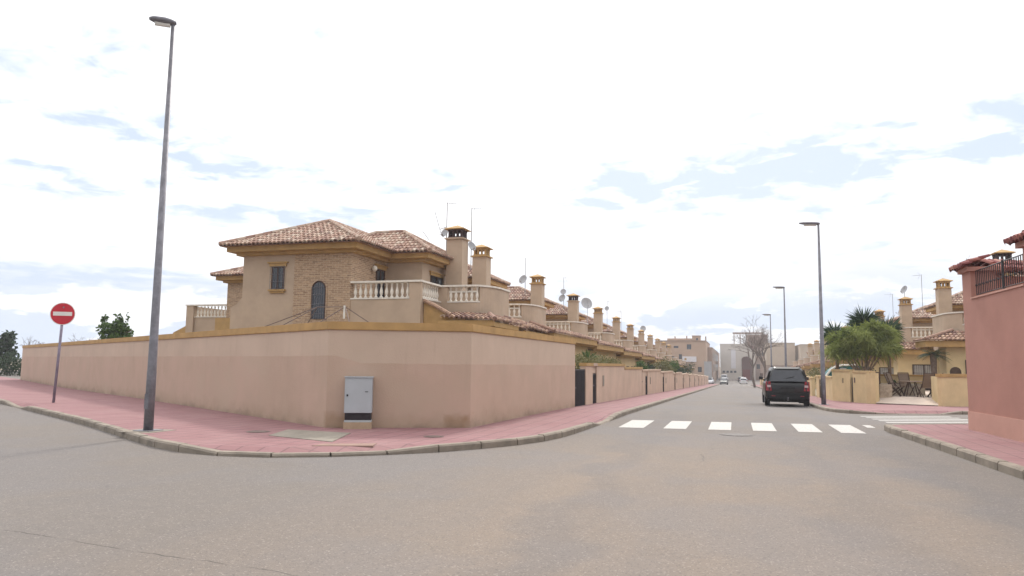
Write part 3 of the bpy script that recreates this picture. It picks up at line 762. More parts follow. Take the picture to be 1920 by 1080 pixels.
cn_ = MB(); cn_.tiles((-8.5, 30.9, 3.12), (-8.5, 36.6, 3.0), (-9.6, 30.9, 3.6), (-9.6, 36.6, 3.5), rnd=random.Random(6), amp=.075)
cn_.build('porch_roof', M_tile2, H)
b = MB(); b.box(-11.1, -8.8, 27.15, 27.29, 3.0, 3.22); b.box(-8.95, -8.8, 27.3, 30.6, 2.98, 3.16); b.box(-8.7, -8.55, 30.9, 36.6, 2.8, 2.99); b.box(-9.7, -8.7, 30.9, 36.6, 2.75, 2.8)
b.build('fascia', M_ochre, H)

# house behind, on the far left
HR = thing('rear_house', 'house with brick corner and white balustrade seen left behind the corner house', 'house', (-25, 40, 0))
b = MB(); b.box(-27.6, -20.9, 36.0, 44, 0, 6.1); b.box(-31.2, -27.6, 37.1, 37.3, 0, 4.1); b.box(-31.2, -30.7, 36.95, 37.3, 0, 4.78); b.box(-31.2, -31.0, 37.3, 42, 0, 4.78); b.build('wall', M_stucco, HR)
b = MB(); b.box(-27.64, -26.3, 35.965, 36.0, 0, 6.05); b.box(-27.64, -27.6, 36.0, 39, 0, 6.05); b.build('brick_facing', M_brick, HR)
b = MB(); cornice(b, -27.6, -20.9, 36.0, 44, 5.97); b.build('eaves', M_ochre, HR)
b = MB(); b.hip(-28.3, -20.2, 35.3, 44.7, 6.37, 8.0); b.build('roof', M_tile, HR)
b = MB(); b.box(-31.25, -27.6, 36.9, 37.35, 4.79, 4.86); b.build('balcony_coping', M_pale, HR)
b = MB(); b.box(-30.7, -27.6, 37.05, 37.35, 4.1, 4.15); bl = b.build('balustrade', M_pale, HR); balusters((-30.7, 37.2), (-27.6, 37.2), 4.15, bl, 13)
b = MB(); b.extr([(-32.2, 37.1, 2.5), (-32.2, 37.1, 3.2), (-31.2, 37.1, 3.65), (-31.2, 37.1, 2.5)], (0, 4, 0)); b.build('lower_gable', M_ochre, HR)
b = MB(); b.box(-28.0, -26.4, 35.5, 35.94, 0, 3.95) ; b.build('stair_parapet', M_ochre, HR)

# ------------------------------------------------------------------ terraced unit (used on both sides of the street)
def unit(side, loc, label, dark=False, front_window=True, ab=3.5, right=False, lantern=None, group=None, shaft=None):
    """one terraced house; X(a): a metres towards the street from the chimney line"""
    t = thing('terraced_house', label, 'house', loc, group); ox, oy, oz = loc
    X = lambda a: ox+side*a; Y = lambda v: oy+v; Z = lambda v: oz+v
    pl = M_cream if right else M_stucco
    b = MB()
    if right:
        b.box(X(-6), X(3.6), Y(-2.4), Y(-1.0), Z(-1.5), Z(3.1)); b.box(X(-6), X(1.2), Y(-1.0), Y(9.0), Z(-1.5), Z(3.1))
    else: b.box(X(-6), X(4.2), Y(-2.4), Y(9.1), Z(-1.5), Z(2.9))
    b.build('ground_floor_wall', M_cream if right else M_cream, t)
    b = MB(); b.box(X(-5), X(0), Y(.2), Y(3.2), Z(2.9), Z(6.1)); b.box(X(-8), X(-2.6), Y(3.2), Y(9.2), Z(2.9), Z(6.0))
    b.build('wall', M_stucco, t)
    b = MB(); xa, xb = sorted((X(-5), X(0))); cornice(b, xa, xb, Y(.2), Y(3.2), Z(5.98)); b.build('eaves', M_ochre, t)
    b = MB(); xa2, xb2 = sorted((X(-8), X(-2.6))); cornice(b, xa2, xb2, Y(3.2), Y(9.2), Z(5.99)); b.build('eaves', M_ochre, t)
    b = MB(); b.hip(xa-.6, xb+.6, Y(-.5), Y(3.9), Z(6.37), Z(7.4)); b.hip(xa2-.7, xb2+.7, Y(2.6), Y(9.9), Z(6.365), Z(7.6)); b.build('roof', M_tile, t)
    chimney(t, X(.28), Y(-.3), Z(3), Z(8.12), dark=dark, lantern=lantern, shaft=shaft)
    # balcony
    s = -side  # path runs so that its left side is inward
    L = 1.7 if right else .95; rx, ry = .8, 1.5
    PA = [(X(-1.6), Y(-1.9)), (X(ab-rx), Y(-1.9))]; AR = [(X(ab-rx+rx*math.sin(rad(q))), Y(-1.9+ry-ry*math.cos(rad(q)))) for q in range(0, 91, 9)]; PE = [(X(ab), Y(L)), (X(.4), Y(L))]
    w = .2*side*1.0
    b = MB(); b.path(PA+AR[1:]+PE, w, Z(2.9), Z(4.1))
    b.path(AR[2:]+PE, w, Z(4.1), Z(4.72))
    b.box(X(-1.2), X(ab-.4), Y(-1.65), Y(L-.2), Z(3.5), Z(3.65))
    b.build('balcony_wall', pl if 0 else M_stucco, t)
    MB().path(PA+AR[1:]+PE, .3*side, Z(4.722), Z(4.79), off=-.05*side).build('balcony_coping', M_pale, t)
    b = MB(); b.path(PA+AR[1:3], .24*side, Z(4.102), Z(4.15), off=-.02*side); bl = b.build('balustrade', M_pale, t)
    balusters((X(-1.5), Y(-1.8)), (X(ab-rx+.25), Y(-1.8)), Z(4.15), bl, 17)
    # tiled canopy and fascia
    eo = 1.4; b = MB(); rn = random.Random(9)
    ye = 9.0 if not right else -.4
    if side > 0:
        b.tiles((X(ab+eo), Y(-2.9), Z(3.32)), (X(ab+eo), Y(ye), Z(3.32)), (X(ab-.1), Y(-1.8), Z(3.78)), (X(ab-.1), Y(ye), Z(3.78)), rnd=rn)
    else:
        b.tiles((X(ab+eo), Y(ye), Z(3.32)), (X(ab+eo), Y(-2.9), Z(3.32)), (X(ab-.1), Y(ye), Z(3.78)), (X(ab-.1), Y(-1.8), Z(3.78)), rnd=rn)
    e0, e1 = (X(-2), Y(-2.9), Z(3.32)), (X(ab+eo), Y(-2.9), Z(3.32)); q0, q1 = (X(-2), Y(-1.8), Z(3.8)), (X(ab-.1), Y(-1.8), Z(3.8))
    if side < 0: e0, e1, q0, q1 = e1, e0, q1, q0
    b.tiles(e0, e1, q0, q1, rnd=rn)
    b.tube([(X(ab+eo), Y(-2.9), Z(3.38)), (X(ab-.1), Y(-1.8), Z(3.86))], .09, 7, tint=.5)
    b.build('canopy_roof', M_tile2, t)
    b = MB(); b.box(X(ab+eo-.25), X(ab+eo-.06), Y(-2.8), Y(ye), Z(2.98), Z(3.29)); b.box(X(-2), X(ab+eo-.25), Y(-2.8), Y(-2.62), Z(2.98), Z(3.29)); b.box(X(-2), X(ab+eo-.25), Y(-2.62), Y(ye), Z(3.2), Z(3.26))
    b.box(X(ab+eo-.4), X(ab+eo-.25), Y(-2.62), Y(ye), Z(2.88), Z(3.1))
    b.build('fascia', M_ochre, t)
    if front_window:
        a0, a1 = sorted((X(1.45), X(2.75)))
        window(t, 'x', Y(-2.4), -1, a0, a1, Z(.75), Z(2.35), lintel=False, sill=False, shutter=True)
        a0, a1 = sorted((X(-3.2), X(-2.0)))
        window(t, 'x', Y(.2), -1, a0, a1, Z(3.9), Z(5.5), sill=False)
    else:
        for v in (-.9, 3.2, 6.2):
            window(t, 'y', X(4.2), side, Y(v), Y(v+1.3), Z(.8), Z(2.1), lintel=False, sill=False, shutter=True, grille=False)
    return t
PER = 11.85
LOOK = ['with an ochre chimney and short tiled canopy', 'with an ochre chimney beside a tall bare mast', 'with a sooty dark chimney lantern', 'with a big dish beside its chimney',
        'with a masted aerial beside its chimney', 'with an angled aerial beside its chimney', 'seen small', 'seen smaller', 'tiny in the distance', 'very far down the street', 'farthest down the street']
uL = unit(1, (-13.1, 37.6, gz(-10, 37.6)), 'first terraced house left of the street, next to the corner house', front_window=False, group='terraced houses in the left row')
dark_src = None
leftU = [uL]
for k in range(1, 11):
    y = 37.6+PER*k; lab = '%s terraced house in the left row, %s' % (ORD[k], LOOK[k])
    if k == 2:
        c = unit(1, (-13.1, y, gz(-10, y)), lab, dark=True, front_window=False, group='terraced houses in the left row')
    else:
        c = copy_tree(uL); c.location = (-13.1, y, gz(-10, y)); c['label'] = lab
    leftU.append(c)
PR = 11.6; uR = unit(-1, (13.7, 44.4, gz(10, 44.4)), 'cream terraced house directly behind the patio, partly hidden by the pink building', right=True, ab=3.2, dark=True, shaft=M_ochre, group='terraced houses in the right row')
rightU = [uR]
RL = ['right-hand terraced house with a chimney rising just left of the pink building', 'right-hand terraced house above the dark shuttered window, second along', 'right-hand terraced house behind the yucca heads, third along', 'right-hand terraced house behind the feathery tree, fourth along', 'right-hand terraced house just right of the nearest right lamp, fifth along',
      'right-hand terraced house, sixth along', 'right-hand terraced house, seventh along', 'right-hand terraced house, eighth and nearly last', 'right-hand terraced house, ninth and last before the far blocks']
for k in range(1, 10):
    y = 44.4+PR*k
    if k == 1: uS = c = unit(-1, (13.7, y, gz(10, y)), RL[0], right=True, ab=3.2, group='terraced houses in the right row')
    else: c = copy_tree(uS); c.location = (13.7, y, gz(10, y)); c['label'] = RL[k-1]
    rightU.append(c)

# ------------------------------------------------------------------ garden walls with gates
M_gwall = mat('garden_wall_paint', (0.550, 0.408, 0.310), var=.07, scale=.8, bump=.25, bscale=40)
M_ctrim = mat('cream_coping', (.52, .38, .20), var=.1, scale=3)
def gwall(x, side, y0, y1, doors, label, h=1.6, m=None, cap=None, group=None, meter=True):
    """low garden wall along the street with door openings [(y0, y1, 'gate'|'door')]; side=-1 left, +1 right"""
    z = gz(x, (y0+y1)/2)+.05; t = thing('garden_wall', label, 'wall', (x, y0, z), group)
    W = x+side*.22; segs = []; cur = y0
    for d in sorted(doors): segs.append((cur, d[0])); cur = d[1]
    segs.append((cur, y1)); b = MB(); c = MB()
    for a, e in segs:
        if e-a < .05: continue
        b.box(x, W, a, e, z-.6, z+h); c.box(x-side*.04, W+side*.04, a-.02, e+.02, z+h+.001, z+h+.12)
    b.build('wall_panel', m or M_gwall, t); c.build('coping', cap or M_ochre, t)
    for a, e, kd in doors:
        if kd == 'arch':
            g = MB(); g.box(x+side*.05, W, a+.001, e-.001, z+h-.28, z+h+.0); g.box(x-side*.04, W+side*.04, a-.02, e+.02, z+h+.001, z+h+.12); g.build('lintel', m or M_gwall, t)
            hh = h-.3
        else: hh = h-.12
        g = MB(); n = max(1, round((e-a)/.95))
        for i in range(n):
            p, q = a+(e-a)*i/n+.012, a+(e-a)*(i+1)/n-.012
            g.box(x+side*.03, x+side*.07, p, q, z+.02, z+hh)
            for j in range(int((q-p)/.14)): g.box(x+side*.018, x+side*.03, p+.05+j*.14, p+.07+j*.14, z+.06, z+hh-.05)
        gt = g.build('gate', M_gate if kd != 'brown' else M_wood, t)
        MB().box(x-side*.02, x+side*.018, a+.1, a+.2, z+.8, z+.86).build('handle', M_steel, gt)
    if meter:
        a = doors[-1][1]+1.4
        MB().box(x-side*.02, x+.0, a, a+.32, z+.75, z+1.2).build('meter_box', M_conc, t)
    return t
GL = 'low garden wall on the left, '
gwall(-5.42, -1, 25.95, 38.5, [(26.0, 28.1, 'gate'), (29.55, 30.45, 'arch')], GL+'nearest the corner wall, with the black double gate', group='low garden walls on the left')
for k in range(11):
    yc = 37.6+PER*k; y0 = 38.55 if k == 0 else yc-1.9+PER*0
    if k == 0:
        w1 = gwall(-5.42, -1, 38.52, 46.2, [(46.0, 46.1, 'arch')], GL+'second from the corner wall, without a door', group='low garden walls on the left', meter=False)
    else:
        if k == 1: wk = gwall(-5.42, -1, yc-3.2, yc+8.6, [(yc-1.6, yc-.35, 'arch')], GL+'third from the corner wall, with a brown door', group='low garden walls on the left', cap=mat('pale_coping', (.50, .37, .27), var=.08))
        else:
            c = copy_tree(wk); c.location = (-5.42, yc-3.2, gz(-5.4, yc+2.7)+.05); c['label'] = GL+'%s from the corner wall, with a narrow dark door' % ORD[k+2 if k+2 < 13 else 12]
GR = 'cream low garden wall on the right, '
wr = gwall(5.05, 1, 44.0, 52.5, [(49.9, 50.8, 'brown')], GR+'right behind the nearest right lamp', h=1.3, m=M_cream, cap=M_ctrim, group='low garden walls on the right', meter=False)
for k in range(1, 11):
    c = copy_tree(wr); y = 44.0+PR*k; c.location = (5.05, y, gz(5, y+4.2)+.05); c['label'] = GR+('%s down the street' % ORD[k])
    if k > 0:
        pass
# taller cream corner wall with narrow gate slot
z = gz(5, 41)+.1
cw = thing('cream_corner_wall', 'taller cream wall with narrow gate slot between lamp and open patio', 'wall', (5.5, 41, z))
P0, P1, P2, P3 = Vector((5.0, 43.7)), Vector((5.62, 41.75)), Vector((5.70, 41.35)), Vector((6.2, 39.35))
b = MB(); b.seg(P0, P1, .22, z-.4, z+1.55); b.seg(P2, P3, .22, z-.4, z+1.5, off=.0); b.seg(P3, P3+Vector((.45, .5)), .22, z-.4, z+1.5, off=.0); b.build('wall_panel', M_cream, cw)
b = MB(); b.seg(P0, P1, .30, z+1.552, z+1.66, off=-.04); b.seg(P2, P3, .30, z+1.502, z+1.61, off=-.04); b.build('coping', M_ctrim, cw)
b = MB(); b.seg(P1, P2, .04, z, z+1.25, off=.09); b.build('gate', M_gate, cw)
b = MB(); b.seg(P1.lerp(P0, .35), P1.lerp(P0, .42), .02, z+.95, z+1.2, off=-.02); b.seg(P2.lerp(P3, .08), P2.lerp(P3, .14), .02, z+1.0, z+1.25, off=-.02); b.build('letter_box', M_iron, cw)
og = thing('open_gate', 'dark wooden gate leaf standing open at the patio entrance', 'gate', (6.6, 40.0, z))
b = MB(); b.seg((6.52, 39.9), (6.9, 40.9), .05, z+.05, z+1.55); b.build('panel', M_wood, og)
b = MB(); b.tube([(6.52, 39.9, z), (6.52, 39.9, z+1.65)], .035, 8); b.build('gate_post', M_gate, og)
# right cream wall next to the pink building
z = gz(9, 38)+.1
rw = thing('cream_side_wall', 'low cream wall with ochre coping between the patio and the pink building', 'wall', (9, 38, z))
b = MB(); b.seg((8.85, 37.75), (20, 43.6), .25, z-.3, z+1.33); b.box(8.85, 9.1, 37.9, 39.6, z-.3, z+1.33); b.build('wall_panel', M_cream, rw)
b = MB(); b.seg((8.80, 37.72), (20, 43.58), .33, z+1.332, z+1.47, off=-.04); b.build('coping', M_ochre, rw)
# stone planters on the patio
def planter(x0, x1, y0, y1, zt, label, z0=-.2):
    t = thing('stone_planter', label, 'planter', ((x0+x1)/2, (y0+y1)/2, z0))
    b = MB(); b.box(x0, x1, y0, y0+.15, z0, zt); b.box(x0, x1, y1-.15, y1, z0, zt); b.box(x0, x0+.15, y0+.15, y1-.15, z0, zt); b.box(x1-.15, x1, y0+.15, y1-.15, z0, zt); b.build('wall', M_stone, t)
    MB().box(x0+.15, x1-.15, y0+.15, y1-.15, z0, zt-.08).build('earth', M_soil, t)
planter(6.75, 7.3, 40.3, 42.2, .78, 'short stone planter beside the open dark gate')
planter(7.3, 9.3, 42.9, 43.7, .78, 'long stone planter along the back of the patio', .15)
planter(9.15, 9.7, 39.9, 41.2, .8, 'stone planter behind the right cream wall end', .1)
yw = thing('yellow_back_wall', 'yellow low wall closing the patio behind the stone planter', 'wall', (8, 44.3, .2))
b = MB(); b.box(6.4, 9.6, 44.4, 44.6, .1, 1.15); b.build('wall_panel', M_cream, yw)
MB().box(6.36, 9.64, 44.36, 44.64, 1.152, 1.24).build('coping', M_ochre, yw)

# ------------------------------------------------------------------ pink building on the right
PK = thing('pink_building', 'deep pink rendered building with roof terrace railing at the right edge', 'building', (9, 16, 0))
c0x, c0y = 5.36, 20.5
w2 = lambda y: 5.36+(20.5-y)*.035
fp = [(5.36, 20.5), (5.9, 5.0), (16, 5.0), (16, 26.0)]
b = MB(); b.poly(fp, .5, 3.2); b.build('wall', M_pink, PK)
fo = [(5.345, 20.515), (5.885, 5.0), (16, 5.0), (16, 26.05)]
b = MB(); b.poly(fo, -.1, .56); b.build('wall_base', M_pinkl, PK)
# terrace parapet: corner pier, gap with railing, tall part
b = MB(); b.poly([(5.36, 20.5), (w2(19.9), 19.9), (w2(19.9)+.5, 19.9), (6.3, 20.98)], 3.2, 3.86)
b.poly([(5.36+.32, 20.5+.17), (5.95, 20.3), (9.8, 22.2), (9.8, 22.8)], 3.2, 3.80)
b.poly([(w2(16.85), 16.85), (w2(5), 5), (9, 5), (9, 16.85)], 3.2, 3.95)
b.build('parapet', M_pink, PK)
b = MB(); b.poly([(5.28, 20.56), (w2(19.8)-.09, 19.8), (w2(19.8)+.6, 19.8), (6.4, 21.1)], 3.862, 3.96); b.poly([(w2(16.95)-.09, 16.95), (w2(5)-.09, 5), (9.1, 5), (9.1, 16.95)], 3.952, 4.06); b.build('cornice', M_pink, PK)
b = MB(); rn = random.Random(8)
b.tiles((5.16, 20.7, 3.98), (w2(19.7)-.2, 19.7, 3.98), (5.75, 20.55, 4.2), (5.9, 19.75, 4.2), pitch=.17, rnd=rn, row=.25)
b.tiles((9.9, 23.05, 3.98), (5.16, 20.7, 3.98), (9.8, 22.5, 4.2), (5.6, 20.35, 4.2), pitch=.17, rnd=rn, row=.25)
b.tiles((6.0, 20.0, 3.9), (9.9, 22.0, 3.9), (5.6, 20.4, 4.2), (9.8, 22.5, 4.2), pitch=.17, rnd=rn, row=.25)
b.tiles((w2(17.1)-.2, 17.1, 4.08), (w2(5)-.2, 5, 4.08), (w2(17.1)+.55, 16.2, 4.45), (w2(5)+.55, 5, 4.45), pitch=.17, rnd=rn, row=.25)
b.tiles((9.1, 17.1, 4.08), (w2(17.1)-.2, 17.1, 4.08), (8.2, 16.2, 4.45), (w2(17.1)+.55, 16.2, 4.45), pitch=.17, rnd=rn, row=.25)
b.box(w2(16)+.5, 8.9, 5, 16.3, 4.0, 4.40)
b.build('roof', tint_mat('red_tiles', [(.14, .045, .05), (.24, .08, .075), (.36, .15, .12), (.46, .25, .19)], extra=.3), PK)
b = MB(); b.poly([(w2(19.9)-.03, 19.9), (w2(16.85)-.03, 16.85), (w2(16.85)+.25, 16.85), (w2(19.9)+.25, 19.9)], 3.2, 3.235); b.build('sill', M_pinkl, PK)
rg = MB(); x_ = lambda y: w2(y)+.1
for z in (3.30, 3.86): rg.tube([(x_(19.85), 19.85, z), (x_(16.9), 16.9, z)], .014, 5)
n = 26
for i in range(n+1):
    y = 19.85+(16.9-19.85)*i/n; rg.tube([(x_(y), y, 3.3), (x_(y), y, 3.86)], .011, 5)
    if i % 2 == 0: rg.lathe([(.008, -.04), (.028, 0), (.008, .04)], (x_(y), y, 3.52), 6)
rg.tube([(x_(18.2), 18.2, 3.22), (x_(18.2), 18.2, 3.9)], .028, 6)
rg.build('railing', M_grille, PK)

# ------------------------------------------------------------------ aerials and dishes
def dish(par, c, r, yaw, tilt=25):
    n = Vector((math.sin(rad(yaw))*math.cos(rad(tilt)), -math.cos(rad(yaw))*math.cos(rad(tilt)), math.sin(rad(tilt))))
    a = n.cross(Vector((0, 0, 1))).normalized(); b_ = a.cross(n); c = Vector(c); b = MB(); vs = []; fs = []
    for i in range(5):
        rr = r*i/4; dd = .22*r*(i/4)**2
        for k in range(16): t = 2*math.pi*k/16; vs.append(c+a*rr*.92*math.cos(t)+b_*rr*math.sin(t)+n*dd)
    for i in range(4):
        for k in range(16): fs.append((i*16+k, i*16+(k+1) % 16, i*16+16+(k+1) % 16, i*16+16+k))
    m0 = len(vs)
    vs2 = [Vector(v)-n*.02 for v in vs]; fs2 = [tuple(q+m0 for q in f)[::-1] for f in fs]
    b.add(vs+vs2, fs+fs2)
    d = b.build('dish', M_dish, par, smooth=True)
    f = c+n*r*.85-b_*r*.75
    g = MB(); g.tube([tuple(c-b_*r), tuple(f)], .012, 5); g.tube([tuple(f), tuple(f-n*.12)], .04, 6); g.build('feed_arm', M_dish, d)
def aerial(x, y, z0, z1, label, yagi=1, dishes=(), yaw=20, group='roof aerials', mid=False):
    t = thing('roof_aerial', label, 'aerial', (x, y, z0), group)
    MB().tube([(x, y, z0), (x, y, z1)], .022, 6).build('mast', M_dish, t)
    if yagi:
        b = MB(); d = Vector((math.cos(rad(yaw)), math.sin(rad(yaw)), 0)); p = Vector((-d.y, d.x, 0)); o = Vector((x, y, z1-.05)); L = .75*yagi
        b.tube([tuple(o), tuple(o+d*L)], .010, 5)
        for i in range(6):
            q = o+d*L*(.25+.15*i); w = .22-.02*i; b.tube([tuple(q-p*w), tuple(q+p*w)], .006, 4)
        for s_ in (-1, 1):
            b.tube([tuple(o+d*.1), tuple(o+d*.26+Vector((0, 0, s_*.26)))], .006, 4)
            for j in (.4, .7, 1): q = o+d*(.1+.16*j)+Vector((0, 0, s_*.26*j)); b.tube([tuple(q-p*.16), tuple(q+p*.16)], .005, 4)
        b.build('yagi', M_dish, t)
    if mid:
        b = MB(); o = Vector((x, y, z0+(z1-z0)*.55)); b.tube([tuple(o), tuple(o+Vector((-.35, 0, -.1)))], .02, 5); b.tube([tuple(o+Vector((-.62, 0, .75))), tuple(o+Vector((-.25, 0, -.45)))], .016, 5)
        b.tube([tuple(o+Vector((-.3, 0, -.35))), tuple(o+Vector((-1.05, 0, -.35)))], .009, 4); b.tube([tuple(o+Vector((-1.25, 0, -.15))), tuple(o+Vector((-.9, 0, -.6)))], .016, 5)
        b.build('side_aerial', M_dish, t)
    for (dx, dz, r, yw) in dishes: dish(t, (x+dx, y-.08, z0+dz), r, yw)
    return t
aerial(-13.1, 32.9, 6.6, 9.25, 'tall roof mast with aerials and a dish left of the dark-topped chimney', dishes=[(-.05, 1.15, .24, -20)], mid=True, yagi=.6)
aerial(-11.95, 33.2, 6.0, 9.0, 'roof mast with fish-bone aerial and dish between the two nearest chimneys', dishes=[(.05, 1.1, .24, 60)], yagi=.8)
aerial(-13.75, 49.3, 6.3, 8.9, 'bare straight roof mast with a dish at its foot', yagi=0, dishes=[(-.12, 1.05, .34, -20)])
aerial(-13.7, 61.2, 6.2, 8.9, 'roof mast with two small dishes beside the dark-topped third terrace chimney', dishes=[(-.1, .9, .34, -20), (-.02, 1.45, .26, 10)], yagi=.8)
aerial(-13.9, 72.9, 5.6, 7.9, 'roof mast carrying one big grey dish', yagi=0, dishes=[(-.1, 2.0, .62, 30)])
aerial(-13.9, 84.8, 5.4, 8.9, 'thin roof mast with stacked small aerials beyond the big dish', dishes=[(0, 2.6, .28, 0)], yagi=.9)
aerial(-14.0, 96.6, 5.2, 8.6, 'roof mast with an angled aerial far down the left row', yagi=1.2, yaw=140)
aerial(-13.9, 120, 4.8, 7.9, 'far roof mast with a round dish in the left row', yagi=0, dishes=[(0, 2.6, .5, 10)])
aerial(14.9, 55.8, 6.2, 8.9, 'roof mast with aerial right of the tallest right-hand chimney', yagi=.6)
aerial(14.7, 67.4, 6.0, 9.2, 'roof mast with a small aerial above the second right-hand chimney', yagi=.9, yaw=150)
aerial(13.5, 67.9, 6.9, 8.3, 'short mast with a tilted dish on top of the second right-hand chimney', yagi=0, dishes=[(0, 1.1, .36, -60)])
aerial(15.3, 79.4, 5.8, 8.2, 'mast with a large side-on dish behind the yucca heads', yagi=0, dishes=[(.2, 1.3, .55, -80)])
aerial(14.7, 79.2, 5.8, 8.7, 'mast with a V-shaped aerial behind the yucca heads', yagi=1.0, yaw=170)
aerial(7.0, 15.3, 4.1, 5.0, 'small aerial on the pink building roof at the right edge', yagi=.3)

# ------------------------------------------------------------------ vegetation
def leaves(b, c, R, n, s, rn, hollow=.35, droop=0, long=1.6):
    """n leaf-sized blades spread through an ellipsoid"""
    c = Vector(c)
    for _ in range(n):
        while True:
            p = Vector((rn.uniform(-1, 1), rn.uniform(-1, 1), rn.uniform(-1, 1)))
            if hollow < p.length < 1: break
        p = Vector((p.x*R[0], p.y*R[1], p.z*R[2]))+c
        d = Vector((rn.gauss(0, 1), rn.gauss(0, 1), rn.gauss(0, .8)-droop)).normalized(); e = d.cross(Vector((rn.gauss(0, 1), rn.gauss(0, 1), rn.gauss(0, 1)))).normalized()
        l = s*rn.uniform(.6, 1.3); w = l/long*.5
        t = rn.random(); b.add([p, p+d*l*.5+e*w, p+d*l, p+d*l*.5-e*w], [(0, 1, 2, 3)], t*.6+.2)
def clumps(c, R, k, rn, r=.45):
    out = []
    for i in range(k):
        a = rn.uniform(0, 2*math.pi); z = rn.uniform(-1, 1); q = rn.uniform(.35, 1); s_ = math.sqrt(1-z*z)
        out.append((Vector(c)+Vector((R[0]*q*s_*math.cos(a), R[1]*q*s_*math.sin(a), R[2]*q*z)), r*rn.uniform(.6, 1.2)))
    return out
def bush(x, y, z, R, label, m, n=1400, leaf=.1, k=14, cat='bush', name='bush', seed=1, group=None, stem=True, spikes=0):
    rn = random.Random(seed); t = thing(name, label, cat, (x, y, z), group)
    b = MB()
    for (c, r) in clumps((x, y, z+R[2]), R, k, rn, min(R)*.55): leaves(b, c, (r, r, r), n//k, leaf, rn, .1)
    for _ in range(spikes):
        a = rn.uniform(-1, 1)*R[0]*.9; h = rn.uniform(.35, .75)
        leaves(b, (x+a, y, z+2*R[2]+h*.3), (.08, .08, h*.6), 45, leaf, rn, 0)
    b.build('foliage', m, t)
    if stem:
        b = MB()
        for i in range(4): b.tube([(x, y, z-.3), (x+rn.uniform(-.5, .5)*R[0], y, z+R[2]), (x+rn.uniform(-.9, .9)*R[0], y, z+R[2]*1.6)], .035, 5, .012)
        b.build('stem', M_bark, t)
    return t
bush(-29.6, 30.2, 2.0, (1.1, .8, .64), 'round green shrub with upright shoots rising above the long wall', M_leafy, 2600, .16, 22, seed=3, spikes=7, name='tall_shrub')
bush(-25.8, 32.3, 2.3, (.9, .6, .3), 'low green shrub above the wall just right of the left lamp post', M_leafy, 900, .14, 10, seed=4)
bush(-28.4, 34, 2.3, (.55, .5, .25), 'small sparse shrub between the round shrub and the left lamp post', M_leafo, 250, .14, 8, seed=5)
# hedge, conifer and bare trees beyond the wall's left end
hg = thing('hedge', 'dark clipped hedge beyond the left end of the long wall', 'hedge', (-66, 52.5, 0))
b = MB(); rn = random.Random(6)
for i in range(50): leaves(b, (-76+i*.42, 52.5, rn.uniform(.65, .95)), (.8, .6, .95), 170, .2, rn, .1)
b.build('foliage', M_leafd, hg)
b = MB()
for i in range(10): b.tube([(-75+i*1.9, 52.6, -.1), (-75+i*1.9, 52.6, 1.0)], .05, 5)
b.build('stem', M_bark, hg)
def palm_crown(b, c, n, L, rn, droop=.9, w=.05, up=.5, seg=6, leaflets=True):
    for i in range(n):
        a = 2*math.pi*i/n*1.618*3+rn.uniform(-.2, .2); el = rn.uniform(-.2, 1.2)*up; d = Vector((math.cos(a), math.sin(a), 0)); P = []
        for k in range(seg+1):
            s_ = k/seg; P.append(Vector(c)+d*L*s_*math.cos(el)*(1-.1*s_)+Vector((0, 0, L*(math.sin(el)*s_-droop*s_*s_*.55))))
        side = d.cross(Vector((0, 0, 1))); tt = rn.uniform(.1, .9)
        for k in range(seg):
            p, q = P[k], P[k+1]
            if leaflets:
                for j in range(3):
                    o = p.lerp(q, j/3); l = L*.24*math.sin(math.pi*min(1, (k+.6+j/3)/seg*.9+.1))+.02
                    for s_ in (-1, 1):
                        e = o+side*s_*l*.8+(q-p).normalized()*l*.5-Vector((0, 0, l*.35)); b.add([o, o+(q-p)*.18, e], [(0, 1, 2)], tt)
            else: b.add([p-side*w*(1-k/seg), p+side*w*(1-k/seg), q+side*w*(1-(k+1)/seg), q-side*w*(1-(k+1)/seg)], [(0, 1, 2, 3)], tt)
def spiky(b, c, n, L, rn, w=.035, zmin=-.5):
    """stiff yucca blades around a head"""
    for _ in range(n):
        d = Vector((rn.gauss(0, 1), rn.gauss(0, 1), rn.uniform(zmin, 1.3))).normalized(); l = L*rn.uniform(.75, 1.1); s_ = d.cross(Vector((rn.gauss(0, 1), rn.gauss(0, 1), .3))).normalized()*w
        m_ = Vector(c)+d*l*.5; e = Vector(c)+d*l-Vector((0, 0, l*.12*(1-d.z))); b.add([Vector(c)-s_*.4, m_-s_, e, m_+s_, Vector(c)+s_*.4], [(0, 1, 2, 3, 4)], rn.random())
cf = thing('conifer', 'dark tree with brownish lower crown at the far left edge', 'tree', (-68.6, 56.5, 0))
b = MB(); rn = random.Random(12)
for i in range(26):
    h = i/25; leaves(b, (-68.6+rn.gauss(0, .5)*(1-h), 56.5, 1.2+h*2.75), (1.15*(1-h*.55), .9*(1-h*.5), .3), 34, .42, rn, .1)
b.build('crown', M_leafd, cf); MB().tube([(-68.6, 56.5, 0), (-68.6, 56.5, 4)], .16, 7, .05).build('trunk', M_bark, cf)
